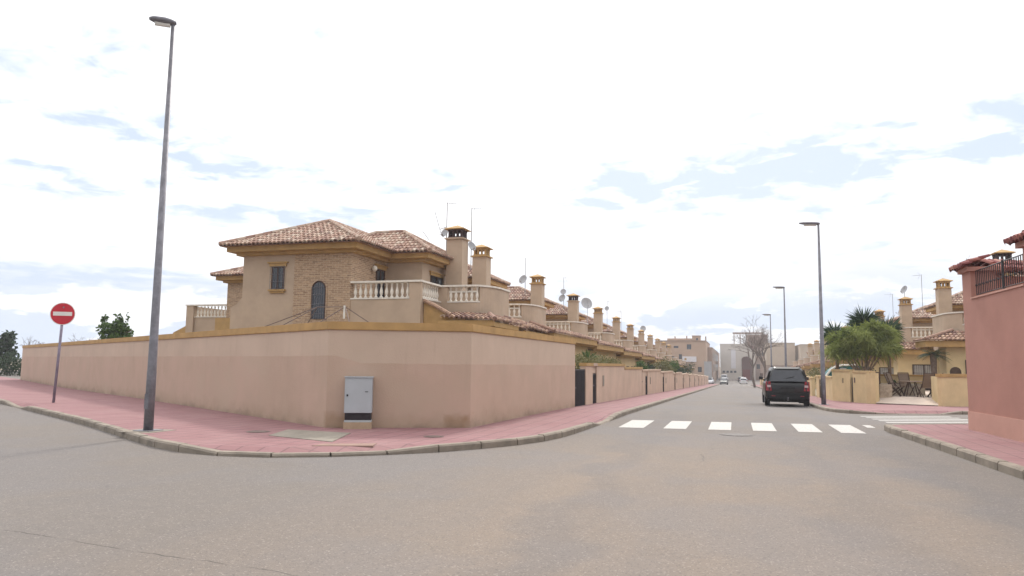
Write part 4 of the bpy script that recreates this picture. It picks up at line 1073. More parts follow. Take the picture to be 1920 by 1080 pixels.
def bare_tree(x, y, h, label, seed, spread=.55, lean=(0, 0), r=.16, twigs=4, group=None, z=None):
    rn = random.Random(seed); z = gz(x, y) if z is None else z; t = thing('bare_tree', label, 'tree', (x, y, z), group)
    tr = MB(); br = MB()
    def grow(p, d, L, r_, lv):
        q = p+d*L; mid = p.lerp(q, .5)+Vector((rn.gauss(0, .05), rn.gauss(0, .05), 0))*L
        (tr if lv == 0 else br).tube([p, mid, q], r_, 5 if lv else 8, r_*.6)
        if lv >= twigs: return
        for _ in range(3 if lv else 4):
            nd_ = (d+Vector((rn.gauss(0, 1), rn.gauss(0, 1), rn.gauss(.1, .5)))*spread).normalized(); grow(p.lerp(q, rn.uniform(.7, 1)), nd_, L*rn.uniform(.55, .8), r_*.55, lv+1)
    grow(Vector((x, y, z)), Vector((lean[0], lean[1], 1)).normalized(), h*.38, r, 0)
    tr.build('trunk', M_bare, t); br.build('crown', M_bare, t); return t
bare_tree(-71.5, 62, 4.6, 'leafless tree just right of the dark conifer at the left edge', 21, r=.12, z=0)
bare_tree(-68, 64, 5.2, 'leafless tree faint above the left end of the long wall', 22, r=.1, z=0)
bare_tree(4.2, 118, 10.4, 'large leafless street tree right of the white arched building', 31, spread=.5, r=.24, twigs=6, group='leafless street trees', lean=(.02, 0))
bare_tree(2.9, 122, 9.0, 'leafless street tree leaning left before the arched building', 33, spread=.45, r=.2, twigs=6, group='leafless street trees', lean=(-.06, 0))

# feathery light-green tree with several trunks, yuccas, palms
ft = thing('feathery_tree', 'bushy light green feathery tree with several pale trunks behind the cream wall', 'tree', (6.6, 43.6, .1))
rn = random.Random(41); b = MB()
for (c, r) in clumps((6.72, 43.6, 2.95), (1.85, 1.2, .85), 74, rn, .5):
    c.z -= .55*((c.x-6.72)/1.85)**2*rn.uniform(.5, 1.5); tt = rn.random()
    ax = Vector((c.x-6.72, c.y-43.6, .9)).normalized()
    for _ in range(150):
        d = (ax*.55+Vector((rn.gauss(0, .6), rn.gauss(0, .6), rn.gauss(.05, .55)))).normalized(); l = r*rn.uniform(.8, 1.5)
        p = c+Vector((rn.gauss(0, .1), rn.gauss(0, .1), rn.gauss(0, .08))); q = p+d*l*.55; e = p+d*l-Vector((0, 0, l*.38)); w_ = d.cross(Vector((rn.gauss(0, 1), rn.gauss(0, 1), .4))).normalized()*.017
        b.add([p-w_*.5, q-w_, e, q+w_, p+w_*.5], [(0, 1, 2, 3, 4)], min(1, max(0, tt*.7+rn.random()*.4)))
b.build('crown', M_leafl, ft)
b = MB()
for i in range(9):
    a = -1.2+i*.3; b.tube([(6.55+i*.03, 43.5, .1), (6.5+a*.35, 43.5, 1.5), (6.45+a*1.05, 43.5, 2.7)], .075, 6, .03)
b.build('trunk', mat('pale_trunk', (.30, .22, .16), var=.2, scale=8), ft)
def yucca(x, y, z, h, label, seed, n=170, L=.85, zmin=-.7):
    rn = random.Random(seed); b = None; t = thing('yucca', label, 'yucca', (x, y, z), 'yuccas behind the cream wall')
    b = MB(); spiky(b, (x, y, z+h), n, L, rn, zmin=zmin)
    for k in range(4): spiky(b, (x+rn.gauss(0, .1), y, z+h-.22*k), n//3, L*.85, rn, zmin=-.9)
    b.build('crown', M_yucca, t); MB().tube([(x+.1, y, z), (x, y, z+h)], .11, 7, .08).build('trunk', M_bark, t)
yucca(6.95, 45.6, .1, 4.0, 'tallest yucca head, centre of the three above the feathery tree', 51, n=240, L=1.15)
yucca(8.15, 45.8, .1, 3.55, 'right yucca with paler upright tip and dark shaggy skirt', 52, n=260, L=1.05)
yucca(5.45, 45.5, .1, 3.35, 'small left yucca head beside the feathery tree', 53, n=150, L=.9)
yucca(7.4, 46.5, .1, 2.6, 'low dark yucca hidden among the others', 54, n=150, L=.8) if 0 else None
pm = thing('small_palm', 'small palm with dark trunk and drooping fronds on the patio', 'palm', (9.45, 41.6, .2))
b = MB(); palm_crown(b, (9.45, 41.6, 2.3), 26, 1.0, random.Random(61), droop=.75, up=.75); b.build('crown', M_leafd, pm)
MB().tube([(9.4, 41.6, .2), (9.45, 41.6, 1.3), (9.45, 41.6, 2.3)], [.12, .13, .16], 9).build('trunk', M_bark, pm)
pl = thing('garden_palm', 'small spiky palm above the low left wall next to the black gate', 'palm', (-6.9, 36.6, -.1))
b = MB(); palm_crown(b, (-7.0, 36.8, 1.75), 34, .95, random.Random(62), droop=.55, up=1.0); spiky(b, (-7.0, 36.8, 1.75), 60, .7, random.Random(63), zmin=0); b.build('crown', M_leafy, pl)
MB().tube([(-7.0, 36.8, -.2), (-7.0, 36.8, 1.7)], .12, 8).build('trunk', M_bark, pl)
hd = thing('hedge', 'dry olive-green hedge above the low left wall', 'hedge', (-6.1, 34, 0))
b = MB(); rn = random.Random(64)
for i in range(44): leaves(b, (-6.1+rn.gauss(0, .1), 29+i*.255, 1.62+rn.gauss(0, .05)), (.35, .25, .24), 120, .09, rn, .1)
b.build('foliage', M_leafo, hd)
b = MB()
for i in range(8): b.tube([(-6.1, 29.3+i*1.4, 0), (-6.1, 29.3+i*1.4, 1.5)], .03, 5)
b.build('stem', M_bark, hd)
bush(-6.15, 41.8, .95, (.35, 1.5, .33), 'dark clipped hedge block on the second low left wall', M_leafd, 2400, .09, 26, seed=71, name='hedge', cat='hedge')
bush(-8.3, 27.6, 2.0, (.5, 1.6, .16), 'dark hedge top peeping over the ochre coping near the wall end', M_leafd, 900, .09, 14, seed=72, name='hedge', cat='hedge')
for i, (y, R, m, lab) in enumerate([(55, (.7, 1.0, .45), M_leafy, 'bright green shrub above the low left walls, nearer of two'), (62, (.7, 1.1, .5), M_leafd, 'dark shrub above the low left walls, beside the bright green one'),
                                    (72, (1.0, 2.2, .8), M_leafo, 'olive shrub above the far low left walls'), (80, (1.1, 2.2, 1.0), M_leafy, 'leafy shrub tree above the far left walls'), (92, (1.2, 2.2, .7), M_leafd, 'dark rounded bush at the far end of the left walls'),
                                    (110, (1.2, 3, 1.1), M_leafd, 'farthest dark bush before the tan apartment block')]):
    bush(-6.6, y, gz(-6, y)+1.3, R, lab, m, 1500, .16, 16, seed=80+i)
bush(5.9, 58, gz(5, 58)+1.0, (.8, 1.6, .55), 'olive shrub above the cream wall right of the black car', M_leafo, 1300, .12, 14, seed=91)
bush(4.7, 100, gz(5, 100), (.6, 1.2, 1.0), 'dark shrub left of the black car roof, far down the right pavement', M_leafd, 900, .16, 12, seed=92)
bush(6.7, 44.9, .1, (.8, .5, .8), 'dark bush under the feathery tree by the gate', M_leafd, 1500, .13, 14, seed=93)
bush(7.9, 43.3, .7, (.45, .2, .14), 'low plants in the long stone planter', M_leafy, 350, .09, 8, seed=94, stem=False, cat='plant', name='plant')

# ------------------------------------------------------------------ teal cover, gazebo frame, patio set
tv = thing('teal_cover', 'rounded teal cover with a white curved edge behind the cream garden wall', 'cover', (7.0, 52, 0))
b = MB(); prof = [(0, .45), (.2, .85), (.45, 1.2), (.75, 1.42), (1.15, 1.52), (1.9, 1.53), (2.5, 1.45)]
X0, Yt, Zt = 5.3, 50.8, .18
vs = [(X0+a, Yt, Zt+h) for a, h in prof]+[(X0+2.5, Yt, Zt-.5), (X0, Yt, Zt-.5)]
b.extr(vs, (0, 2.2, 0)); b.build('shell', M_teal, tv)
b = MB(); b.tube([(X0+a-.02, Yt-.03, Zt+h+.03) for a, h in prof[:6]], .07, 6); b.build('white_edge', M_white, tv)
MB().box(X0+1.0, X0+1.35, Yt-.03, Yt-.01, Zt+1.2, Zt+1.38).build('pale_patch', M_dish, tv)
gzb = thing('gazebo_frame', 'bare metal gazebo frame poking above the long wall below the arched window', 'gazebo frame', (-13.5, 23, .1))
b = MB(); rg_ = [(-13.95, 23, 3.46), (-12.86, 23, 3.46)]
b.tube([rg_[0], rg_[1]], .014, 5)
for p, q in [(rg_[0], (-16.4, 22.4, 2.5)), (rg_[0], (-14.9, 21.6, 2.5)), (rg_[1], (-13.6, 21.6, 2.5)), (rg_[1], (-12.0, 22.0, 2.5)), (rg_[1], (-11.4, 23.4, 2.5)), (rg_[0], (-15.6, 24.6, 2.5))]: b.tube([p, q], .016, 5)
for p, q in [((-16.4, 22.4, 2.5), (-14.9, 21.6, 2.5)), ((-14.9, 21.6, 2.5), (-13.6, 21.6, 2.5)), ((-13.6, 21.6, 2.5), (-12.0, 22.0, 2.5)), ((-12, 22, 2.5), (-11.4, 23.4, 2.5))]: b.tube([p, (p[0], p[1], 2.2)], .02, 5)
for p in [(-16.4, 22.4), (-11.4, 23.4)]: b.tube([(p[0], p[1], .1), (p[0], p[1], 2.5)], .02, 5)
b.build('roof_bars', M_iron, gzb)
MB().tube([(-12.86, 22.95, 3.05), (-12.86, 22.95, 3.5)], .03, 6).build('white_stub', M_white, gzb)

def chair(x, y, z, yaw, label, src=None):
    if src:
        c = copy_tree(src); c.location = (x, y, z); c.rotation_euler = (0, 0, rad(yaw)); c['label'] = label; return c
    t = thing('patio_chair', label, 'chair', (0, 0, 0), 'folding patio chairs')
    def leg(pts, n='leg'): MB().tube(pts, .022, 6).build(n, M_plastic, t)
    for s_ in (-.26, .26):
        leg([(s_, -.28, 0), (s_, .22, .62)]); leg([(s_, .34, 0), (s_, -.22, .45), (s_, -.26, .46)])
    b = MB()
    for s_ in (-.25, .25): b.tube([(s_, .16, .42), (s_, .30, .80), (s_, .42, 1.14)], .022, 6)
    b.tube([(-.25, .42, 1.14), (.25, .42, 1.14)], .022, 6); b.build('back_frame', M_plastic, t)
    MB().extr([(-.23, .19, .46), (.23, .19, .46), (.23, .41, 1.11), (-.23, .41, 1.11)], (0, .012, 0)).build('backrest', M_sling, t)
    MB().box(-.25, .25, -.27, .2, .43, .455).build('seat', M_sling, t)
    for s_ in (-.28, .28): MB().box(s_-.025, s_+.025, -.24, .26, .625, .65).build('armrest', M_plastic, t)
    t.location = (x, y, z); t.rotation_euler = (0, 0, rad(yaw)); return t
PZ = .2
ch0 = chair(7.5, 40.9, PZ, 75, 'dark patio chair at the left end of the table, seen side-on')
chair(7.75, 41.5, PZ, 60, 'dark patio chair behind the left-end chair', ch0)
chair(8.75, 40.3, PZ, -165, 'dark patio chair with its back to the street before the table', ch0)
chair(9.25, 41.0, PZ, -100, 'dark patio chair at the right side of the table', ch0)
chair(8.3, 42.1, PZ, 10, 'dark patio chair on the far side of the table', ch0)
tb = thing('patio_table', 'dark round patio table among the folding chairs', 'table', (8.35, 41.2, PZ))
MB().lathe([(.62, .70), (.64, .72), (.64, .74), (.6, .75)], (8.35, 41.2, PZ), 24).build('tabletop', M_conc if 0 else M_sling, tb)
for a in (45, 135, 225, 315):
    c, s_ = math.cos(rad(a)), math.sin(rad(a)); MB().tube([(8.35+.45*c, 41.2+.45*s_, PZ), (8.35+.2*c, 41.2+.2*s_, PZ+.7)], .025, 6).build('leg', M_plastic, tb)
ac = thing('arched_chair', 'dark chair with rounded arched back behind the right cream wall', 'chair', (10.3, 40.2, .2))
b = MB(); cx = 10.05; b.extr([(cx-.24, 40.2, .6), (cx+.24, 40.2, .6)] + [(cx+.24*math.cos(rad(q)), 40.2, 1.42+.24*math.sin(rad(q))) for q in range(0, 181, 20)], (0, .06, 0)); b.build('backrest', M_plastic, ac)
MB().box(cx-.25, cx+.25, 40.27, 40.75, .6, .66).build('seat', M_plastic, ac)
for p, q in ((-.22, 40.25), (.2, 40.25), (-.22, 40.7), (.2, 40.7)): MB().box(cx+p, cx+p+.03, q, q+.03, .2, .6).build('leg', M_plastic, ac)

# ------------------------------------------------------------------ cars
def car(x, y, yaw, label, paint, kind='hatch', detail=True, glass=None):
    """car with its rear at local y=0, nose towards +y"""
    z = gz(x, y)
    t = thing('parked_car', label, 'car', (0, 0, 0), 'cars along the street')
    if kind == 'suv': W, Hh, L, gc, belt = .95, 1.75, 4.6, .30, 1.12
    elif kind == 'van': W, Hh, L, gc, belt = .95, 1.95, 4.6, .25, 1.1
    else: W, Hh, L, gc, belt = .87, 1.45, 4.1, .2, .92
    # body loft: stations (y, half width, z bottom, z shoulder)
    ST = [(0.0, .88*W, gc+.14, belt-.14), (.05, .94*W, gc+.06, belt-.04), (.25, 1.0*W, gc, belt), (.9, W, gc, belt), (L*.5, W, gc, belt), (L*.72, W, gc, belt-.02), (L*.86, .97*W, gc, belt-.12), (L*.96, .9*W, gc+.05, belt-.22), (L, .78*W, gc+.16, belt-.38)]
    vs = []; fs = []; K = 12
    for (yy, w, zb, zt) in ST:
        m_ = (zb+zt)/2; ring = [(-w*.86, zb), (-w*.97, zb+.07), (-w, m_-.05), (-w*.985, zt-.12), (-w*.93, zt-.03), (-w*.82, zt), (w*.82, zt), (w*.93, zt-.03), (w*.985, zt-.12), (w, m_-.05), (w*.97, zb+.07), (w*.86, zb)]
        vs += [(a, yy, c) for a, c in ring]
    for i in range(len(ST)-1):
        for k in range(K): fs.append((i*K+k, i*K+(k+1) % K, i*K+K+(k+1) % K, i*K+K+k))
    fs += [tuple(range(K)), tuple(range((len(ST)-1)*K, len(ST)*K))]
    body = MB(); body.add(vs, fs)
    # greenhouse
    nose = L*.70 if kind != 'van' else L*.86
    rw = .60 if kind == 'suv' else .66
    GS = [(.05, .86*W, belt-.06, .86*W, belt-.05), (.28, .92*W, belt-.04, rw*W, Hh-.08), (.55, .93*W, belt-.03, (rw+.06)*W, Hh), (nose-.9, .88*W, belt-.02, .70*W, Hh-.01), (nose-.75, .88*W, belt-.02, .68*W, Hh-.04), (nose, .84*W, belt-.02, .80*W, belt-.01)]
    vs = []; fs = []
    for (yy, w, zb, wt, zt) in GS: vs += [(-w, yy, zb), (-wt-.0, yy, zt-.03), (-wt+.1, yy, zt), (wt-.1, yy, zt), (wt, yy, zt-.03), (w, yy, zb)]
    for i in range(len(GS)-1):
        for k in range(6): fs.append((i*6+k, i*6+(k+1) % 6, i*6+6+(k+1) % 6, i*6+6+k))
    fs += [(0, 1, 2, 3, 4, 5), tuple(range(30, 36))]; body.add(vs, fs)
    body.build('body', paint, t, smooth=False, bevel=.045 if kind == 'suv' else (.02 if detail else 0))
    gl = glass or M_cglass
    # rear window, windscreen, side windows set proud of the greenhouse
    rz0, rz1 = belt+.0, Hh-.12
    def lerp_y(z_, y0_, y1_): return .05+.23*(z_-belt)/(Hh-.08-belt)-.012
    MB().extr([(-.80*W, lerp_y(rz0, .10, .30)-.02, rz0), (.80*W, lerp_y(rz0, .10, .30)-.02, rz0), (.56*W, lerp_y(rz1, .10, .30)-.02, rz1), (-.56*W, lerp_y(rz1, .10, .30)-.02, rz1)], (0, .012, 0)).build('rear_window', gl, t)
    MB().extr([(-.74*W, nose-.04, belt+.05), (.74*W, nose-.04, belt+.05), (.60*W, nose-.68, Hh-.1), (-.60*W, nose-.68, Hh-.1)], (0, .02, .02)).build('windscreen', gl, t)
    for s_ in (-1, 1):
        b = MB(); zz0, zz1 = belt+.05, Hh-.13; w0, w1 = .93*W, .72*W
        fx = lambda z_: s_*(w0+(w1-w0)*(z_-belt)/(Hh-belt)+.012)
        for (a0, a1) in ((.36, L*.33), (L*.35, nose-.75)):
            sl = .12 if a0 > 1 else 0; e1 = .35 if a0 > 1 else 0
            b.extr([(fx(zz0), a0, zz0), (fx(zz0), a1+e1, zz0), (fx(zz1), a1, zz1), (fx(zz1), a0+.1, zz1)], (s_*.004, 0, 0))
        b.build('side_window', gl, t)
        # lights
        MB().extr([(s_*.70*W, -.005+.03, belt-.42), (s_*.955*W, .06, belt-.42), (s_*.965*W, .09, belt-.02), (s_*.76*W, .045, belt-.0)], (0, -.04, 0)).build('tail_lamp', M_tail, t)
        if detail: MB().box(s_*.74*W, s_*.90*W, .0, .005-.012, belt-.27, belt-.17).build('lamp_lens', M_lens, t)
        MB().extr([(s_*.5*W, L-.04, belt-.45), (s_*.86*W, L-.14, belt-.45), (s_*.88*W, L-.16, belt-.28), (s_*.5*W, L-.08, belt-.28)], (0, .05, 0)).build('headlight', M_lens, t)
        MB().box(s_*(W-.02), s_*(W+.17), nose-.55, nose-.38, belt+.02, belt+.17).build('mirror', paint, t, bevel=.02)
        for wy in (.82, L-.85):
            R_ = .345 if kind == 'suv' else .30
            b = MB(); wv = []
            prof = [(R_*.62, 0), (R_*.95, .005), (R_, .04), (R_, .19), (R_*.95, .225), (R_*.62, .23)]; S = 20; vs = []; fs = []
            for (r_, o) in prof:
                for k in range(S): a = 2*math.pi*k/S; vs.append((s_*(W-.005-o), wy+r_*math.cos(a), R_+r_*math.sin(a)))
            for i in range(len(prof)-1):
                for k in range(S): fs.append((i*S+k, i*S+(k+1) % S, i*S+S+(k+1) % S, i*S+S+k))
            fs += [tuple(range(S)), tuple(range((len(prof)-1)*S, len(prof)*S))]
            wl = b.add(vs, fs).build('wheel', M_tyre, t)
            b = MB(); vs = [(s_*(W+.002), wy+R_*.6*math.cos(2*math.pi*k/16), R_+R_*.6*math.sin(2*math.pi*k/16)) for k in range(16)]
            b.extr(vs, (-s_*.03, 0, 0)).build('rim', M_steel, wl)
    b = MB(); b.box(-.9*W, .9*W, -.055, .2, gc+.02, gc+.32); b.build('rear_bumper', M_trim if kind == 'suv' else paint, t, bevel=.03)
    b = MB(); b.box(-.85*W, .85*W, L-.15, L+.04, gc+.02, gc+.28); b.build('front_bumper', M_trim if kind == 'suv' else paint, t, bevel=.03)
    MB().box(-.26, .26, -.068, -.056, gc+.38 if kind != 'suv' else belt-.45, (gc+.49 if kind != 'suv' else belt-.34)).build('plate', M_plate if kind != 'suv' else M_dkplate, t)
    if kind == 'suv':
        b = MB()
        for s_ in (-1, 1): b.tube([(s_*.60*W, .5, Hh+.01), (s_*.60*W, .6, Hh+.055), (s_*.60*W, nose-1.0, Hh+.055), (s_*.60*W, nose-.9, Hh)], .018, 6)
        b.build('roof_rail', M_trim, t)
        b = MB(); b.box(-.3, .3, -.03, .0, belt-.33, belt-.27); b.build('tailgate_strip', M_trim, t)
        for s_ in (-1, 1): MB().box(s_*.52, s_*.68, -.062, -.054, gc+.16, gc+.185).build('reflector', M_tail, t)
        b = MB(); b.tube([(0, -.1, gc+.06), (0, .1, gc-.02)], .03, 6); b.lathe([(.0, -.04), (.035, 0), (0.0, .04)], (0, -.12, gc+.09), 8); b.build('tow_hook', M_steel, t)
        b = MB(); b.box(-.7, .7, .15, 4.2, gc-.1, gc+.1); b.build('underbody', M_trim, t)
        MB().extr([(-.54*W, .20, Hh-.10), (.54*W, .20, Hh-.10), (.50*W, .42, Hh-.02), (-.50*W, .42, Hh-.02)], (0, -.02, .02)).build('spoiler', M_trim, t, bevel=.008)
        MB().tube([(-.05, .06, belt+.12), (.3, .09, belt+.22)], .012, 5).build('wiper', M_trim, t)
    t.location = (x, y, z+.002); t.rotation_euler = (0, 0, rad(yaw)); return t
M_black = mat('black_car_paint', (.006, .0065, .008), var=.1, rough=.3, spec=.5)
M_cglass = mat('car_glass', (.02, .024, .034), var=.1, rough=.12, spec=.6)
M_tail = mat('tail_lamp_red', (.27, .008, .02), var=.05, rough=.3, spec=.6)
M_lens = mat('lamp_lens', (.55, .42, .42), var=.05, rough=.3)
M_tyre = mat('tyre_rubber', (.02, .02, .021), var=.1, rough=.85)
M_trim = mat('black_plastic_trim', (.009, .0095, .010), var=.1, rough=.6)
M_dkplate = mat('dark_plate', (.02, .02, .02), var=.05, rough=.6)
car(2.22, 35.4, 0, 'black off-road car parked on the right, seen from behind', M_black, 'suv')
M_pg = mat('grey_green_car', (.05, .058, .055), var=.05, rough=.5); M_pw = mat('white_car_paint', (.70, .70, .72), var=.03, rough=.3); M_ps = mat('silver_car', (.42, .43, .47), var=.03, rough=.3)
car(-2.35, 179, 178, 'dark grey car coming towards the far zebra crossing', M_pg, detail=False)
car(-2.6, 193, 180, 'second car behind the dark grey one, pale roofed', M_ps, detail=False)
car(-2.7, 205, 180, 'white van at the far end of the left lane', M_pw, 'van', detail=False)
car(-5.6, 184, 176, 'white car parked in front of the tan block entrance', M_pw, detail=False)
car(1.9, 186, 0, 'white car driving away beyond the far zebra crossing', M_pw, detail=False)
car(1.5, 205, 0, 'dark car beyond the far white car in the right lane', M_pg, detail=False)
car(2.3, 128, 0, 'small dark car parked far down the right kerb', M_black, detail=False) if 0 else None

# posts along the far right kerb
for i, y in enumerate([72, 84, 97, 112]):
    t = thing('kerb_post', ['nearest thin dark post on the right kerb beyond the black car', 'second thin dark post on the right kerb', 'third thin dark post on the right kerb', 'farthest thin dark post on the right kerb'][i], 'post', (3.6, y, gz(3, y)+.12), 'thin posts on the right kerb')
    z = gz(3, y)+.12; MB().tube([(3.6, y, z), (3.6, y, z+2.0)], .04, 6).build('post', M_iron, t)
    MB().box(3.4, 3.8, y-.02, y+.02, z+1.6, z+2.0).build('sign_plate', M_iron, t) if i % 2 else MB().lathe([(.05, 0), (.06, .03), (.01, .07)], (3.6, y, z+2.0), 8).build('finial', M_iron, t)

# ------------------------------------------------------------------ far buildings
def fwin(par, x, y, z, w, h, m=None, n=1, dx=0, recess=True, arch=False):
    for i in range(n):
        MB().box(x+dx*i, x+dx*i+w, y-.03, y-.005, z, z+h).build('window', m or M_glass, par)
Gb = gz(0, 180)
ap = thing('apartment_block', 'tan stepped apartment block at the end of the left row with a white billboard', 'building', (-12, 190, Gb))
b = MB(); b.box(-17.5, -6.6, 185, 215, Gb, 7.6); b.box(-21, -17.5, 190, 215, Gb, 6.6); b.box(-9.9, -8.0, 188, 192, 7.6, 8.9); b.box(-15.8, -10, 187, 205, 7.6, 8.3)
b.build('wall', M_apt1, ap)
b = MB(); b.box(-6.6, -5.4, 196, 290, Gb, 6.4); b.build('side_wing', M_apt2, ap)
b = MB(); b.box(-17.7, -6.5, 184.8, 215, 7.602, 7.75); b.box(-10.0, -7.9, 187.9, 192.1, 8.902, 9.05); b.build('parapet', M_apt2, ap)
fwin(ap, -16.8, 185, 5.9, 1.8, .7); fwin(ap, -14.1, 185, 5.9, 1.1, .5); fwin(ap, -11.0, 185, 5.6, 1.0, 1.2); fwin(ap, -17.0, 185, 2.8, 3.0, 1.1); fwin(ap, -12.9, 185, 2.2, .7, 2.2); fwin(ap, -9.0, 188, 7.9, .5, .5)
fwin(ap, -14.5, 185, .2, 1.1, 1.5); fwin(ap, -8.5, 185, .2, .9, 1.2)
for i in range(7):
    MB().box(-5.39, -5.36, 200+i*9, 203+i*9, 3.2, 5.2).build('window', M_glass, ap); MB().box(-5.39, -5.36, 200+i*9, 203+i*9, .2, 2.2).build('window', M_glass, ap)
MB().box(-12.1, -8.8, 184.8, 184.95, 2.6, 3.9).build('billboard', M_sign, ap)
MB().box(-11.6, -11.1, 184.76, 184.79, 3.0, 3.5).build('billboard_mark', M_ochre, ap)
for x, y in ((-14.3, 190), (-11.4, 189), (-6.9, 190)): MB().box(x, x+.3, y, y+.3, 7.7, 9.0 if x > -14 and x < -10 else 8.9).build('roof_vent', M_apt2, ap)
gp = thing('grey_panel_wall', 'narrow grey panel at the foot of the tan apartment block', 'wall', (-5.6, 180, Gb)); MB().box(-6.9, -5.2, 181.5, 182.0, Gb, Gb+5.2).build('panel', M_dish, gp)

wb = thing('white_building', 'off-white building with flat roof frame and arched entrance closing the street', 'building', (0, 240, Gb))
b = MB(); b.box(-4.3, .9, 240, 255, Gb, 8.6); b.box(.9, 2.0, 240.5, 255, Gb, 8.6); b.build('wall', M_off, wb)
# portal bay with real arched opening
b = MB(); ar = [(1.5+1.9+1.75*math.cos(rad(q)), 3.0+1.75*math.sin(rad(q))) for q in range(180, -1, -15)]
b.extr([(.9, 240.0, Gb)]+[(.9, 240.0, 8.4), (3.2, 240.0, 8.8), (6.0, 240.0, 6.0), (6.0, 240.0, Gb), (5.15, 240.0, Gb)]+[(x, 240.0, z) for x, z in ar[::-1]]+[(1.65, 240.0, Gb)], (0, .8, 0)); b.build('portal', M_off, wb)
b = MB(); b.box(1.2, 6.0, 243, 255, Gb, 8.0); b.build('recess_wall', mat('reddish_recess', (.26, .15, .13), var=.1), wb)
MB().box(2.3, 4.4, 242.9, 242.98, Gb, Gb+3.2).build('door', mat('red_door', (.28, .09, .08), var=.1), wb)
MB().box(-1.1, .3, 239.9, 239.99, 1.0, 6.8).build('pale_panel', M_sign, wb)
b = MB()
for x in (-.2, 1.6, 3.4): b.box(x, x+.25, 240.2, 240.5, 8.6, 11.6)
b.box(-.5, 8.5, 240.0, 241, 11.6, 12.1); b.build('roof_frame', M_taupe, wb)
for i in range(4): MB().box(-3.6+i*1.1, -2.9+i*1.1, 239.9, 239.99, Gb+2.2, Gb+2.8).build('window', M_glass, wb)
tw = thing('brown_tower_block', 'brown block rising behind the arched building', 'building', (6, 244, Gb))
b = MB(); b.box(4.0, 9.9, 244, 262, Gb, 11.4); b.box(5.6, 9.9, 242, 244, Gb, 9.0); b.build('wall', M_taupe, tw); MB().box(3.9, 10.0, 243.9, 262, 11.402, 11.6).build('parapet', M_apt2, tw)
fwin(tw, 6.4, 242, 1.0, 1.0, 1.4, n=2, dx=1.7); fwin(tw, 6.4, 242, 5.0, 1.0, 1.4, n=2, dx=1.7)
s1 = thing('sand_block', 'sand coloured windowless block behind the farthest right lamp', 'building', (15, 220, Gb))
b = MB(); b.box(8.2, 15.6, 215, 235, Gb, 8.0); b.build('wall', M_sandb, s1); MB().box(8.1, 15.7, 214.9, 235, 8.002, 8.2).build('parapet', M_sandb, s1); fwin(s1, 9.5, 215, -1, 1.0, 1.3, n=3, dx=2)
s2 = thing('sand_block', 'lower sand coloured block right of the middle lamp, behind the right row', 'building', (20, 210, Gb))
b = MB(); b.box(16.4, 27, 208, 230, Gb, 7.4); b.box(20, 40, 212, 232, Gb, 6.9); b.build('wall', M_sandb, s2)
for x in (21.5, 24.5, 30): MB().box(x, x+.3, 213, 213.3, 6.9, 8.0).build('roof_vent', M_apt2, s2)
MB().box(16.3, 27.1, 207.9, 230, 7.402, 7.6).build('parapet', M_sandb, s2)
bwl = thing('brown_street_wall', 'long brown wall below the sand blocks, left of the black car roof', 'wall', (10, 180, Gb))
b = MB(); b.box(5.6, 24, 180, 180.5, Gb, 1.9); b.build('wall_panel', M_taupe, bwl); MB().box(5.5, 24.1, 179.95, 180.55, 1.902, 2.05).build('coping', M_apt2, bwl)

# ------------------------------------------------------------------ sky and sun
SUN_EL, SUN_AZ = rad(42), rad(-5)   # azimuth from +y, positive to +x
w = bpy.data.worlds.new('World'); scene.world = w; w.use_nodes = True; nt = w.node_tree; N = nt.nodes; L = nt.links
bg = N['Background']; bg.inputs['Strength'].default_value = .12
sky = N.new('ShaderNodeTexSky'); sky.sky_type = 'NISHITA'; sky.sun_disc = False; sky.sun_elevation = SUN_EL; sky.sun_rotation = SUN_AZ; sky.air_density = 1.2; sky.dust_density = 2.0
class WM: pass
wm = WM(); wm.node_tree = nt
tc = N.new('ShaderNodeTexCoord'); sp = N.new('ShaderNodeSeparateXYZ'); L.new(tc.outputs['Generated'], sp.inputs[0])
zc = mathn(wm, 'MAXIMUM', mathn(wm, 'ADD', sp.outputs[2], .10), .03)
cbx = N.new('ShaderNodeCombineXYZ'); L.new(mathn(wm, 'DIVIDE', sp.outputs[0], zc), cbx.inputs[0]); L.new(mathn(wm, 'DIVIDE', sp.outputs[1], zc), cbx.inputs[1])
def wn(scale, det, vec, off=(0, 0, 0), rough=.6, dist=0):
    mp = N.new('ShaderNodeMapping'); mp.inputs['Location'].default_value = off; L.new(vec, mp.inputs[0])
    n = N.new('ShaderNodeTexNoise'); n.inputs['Scale'].default_value = scale; n.inputs['Detail'].default_value = det; n.inputs['Roughness'].default_value = rough; n.inputs['Distortion'].default_value = dist
    L.new(mp.outputs[0], n.inputs['Vector']); return n.outputs['Fac']
az = mathn(wm, 'ARCTAN2', sp.outputs[0], sp.outputs[1]); el = mathn(wm, 'ARCSINE', sp.outputs[2])
nz = wn(5.0, 8, cbx.outputs[0], (3.3, 5, 0), .58, .35)
nz2 = wn(1.7, 5, cbx.outputs[0], (1, 8, 0), .55, .3)
field = mathn(wm, 'ADD', mathn(wm, 'MULTIPLY', nz, .62), mathn(wm, 'MULTIPLY', nz2, .38))
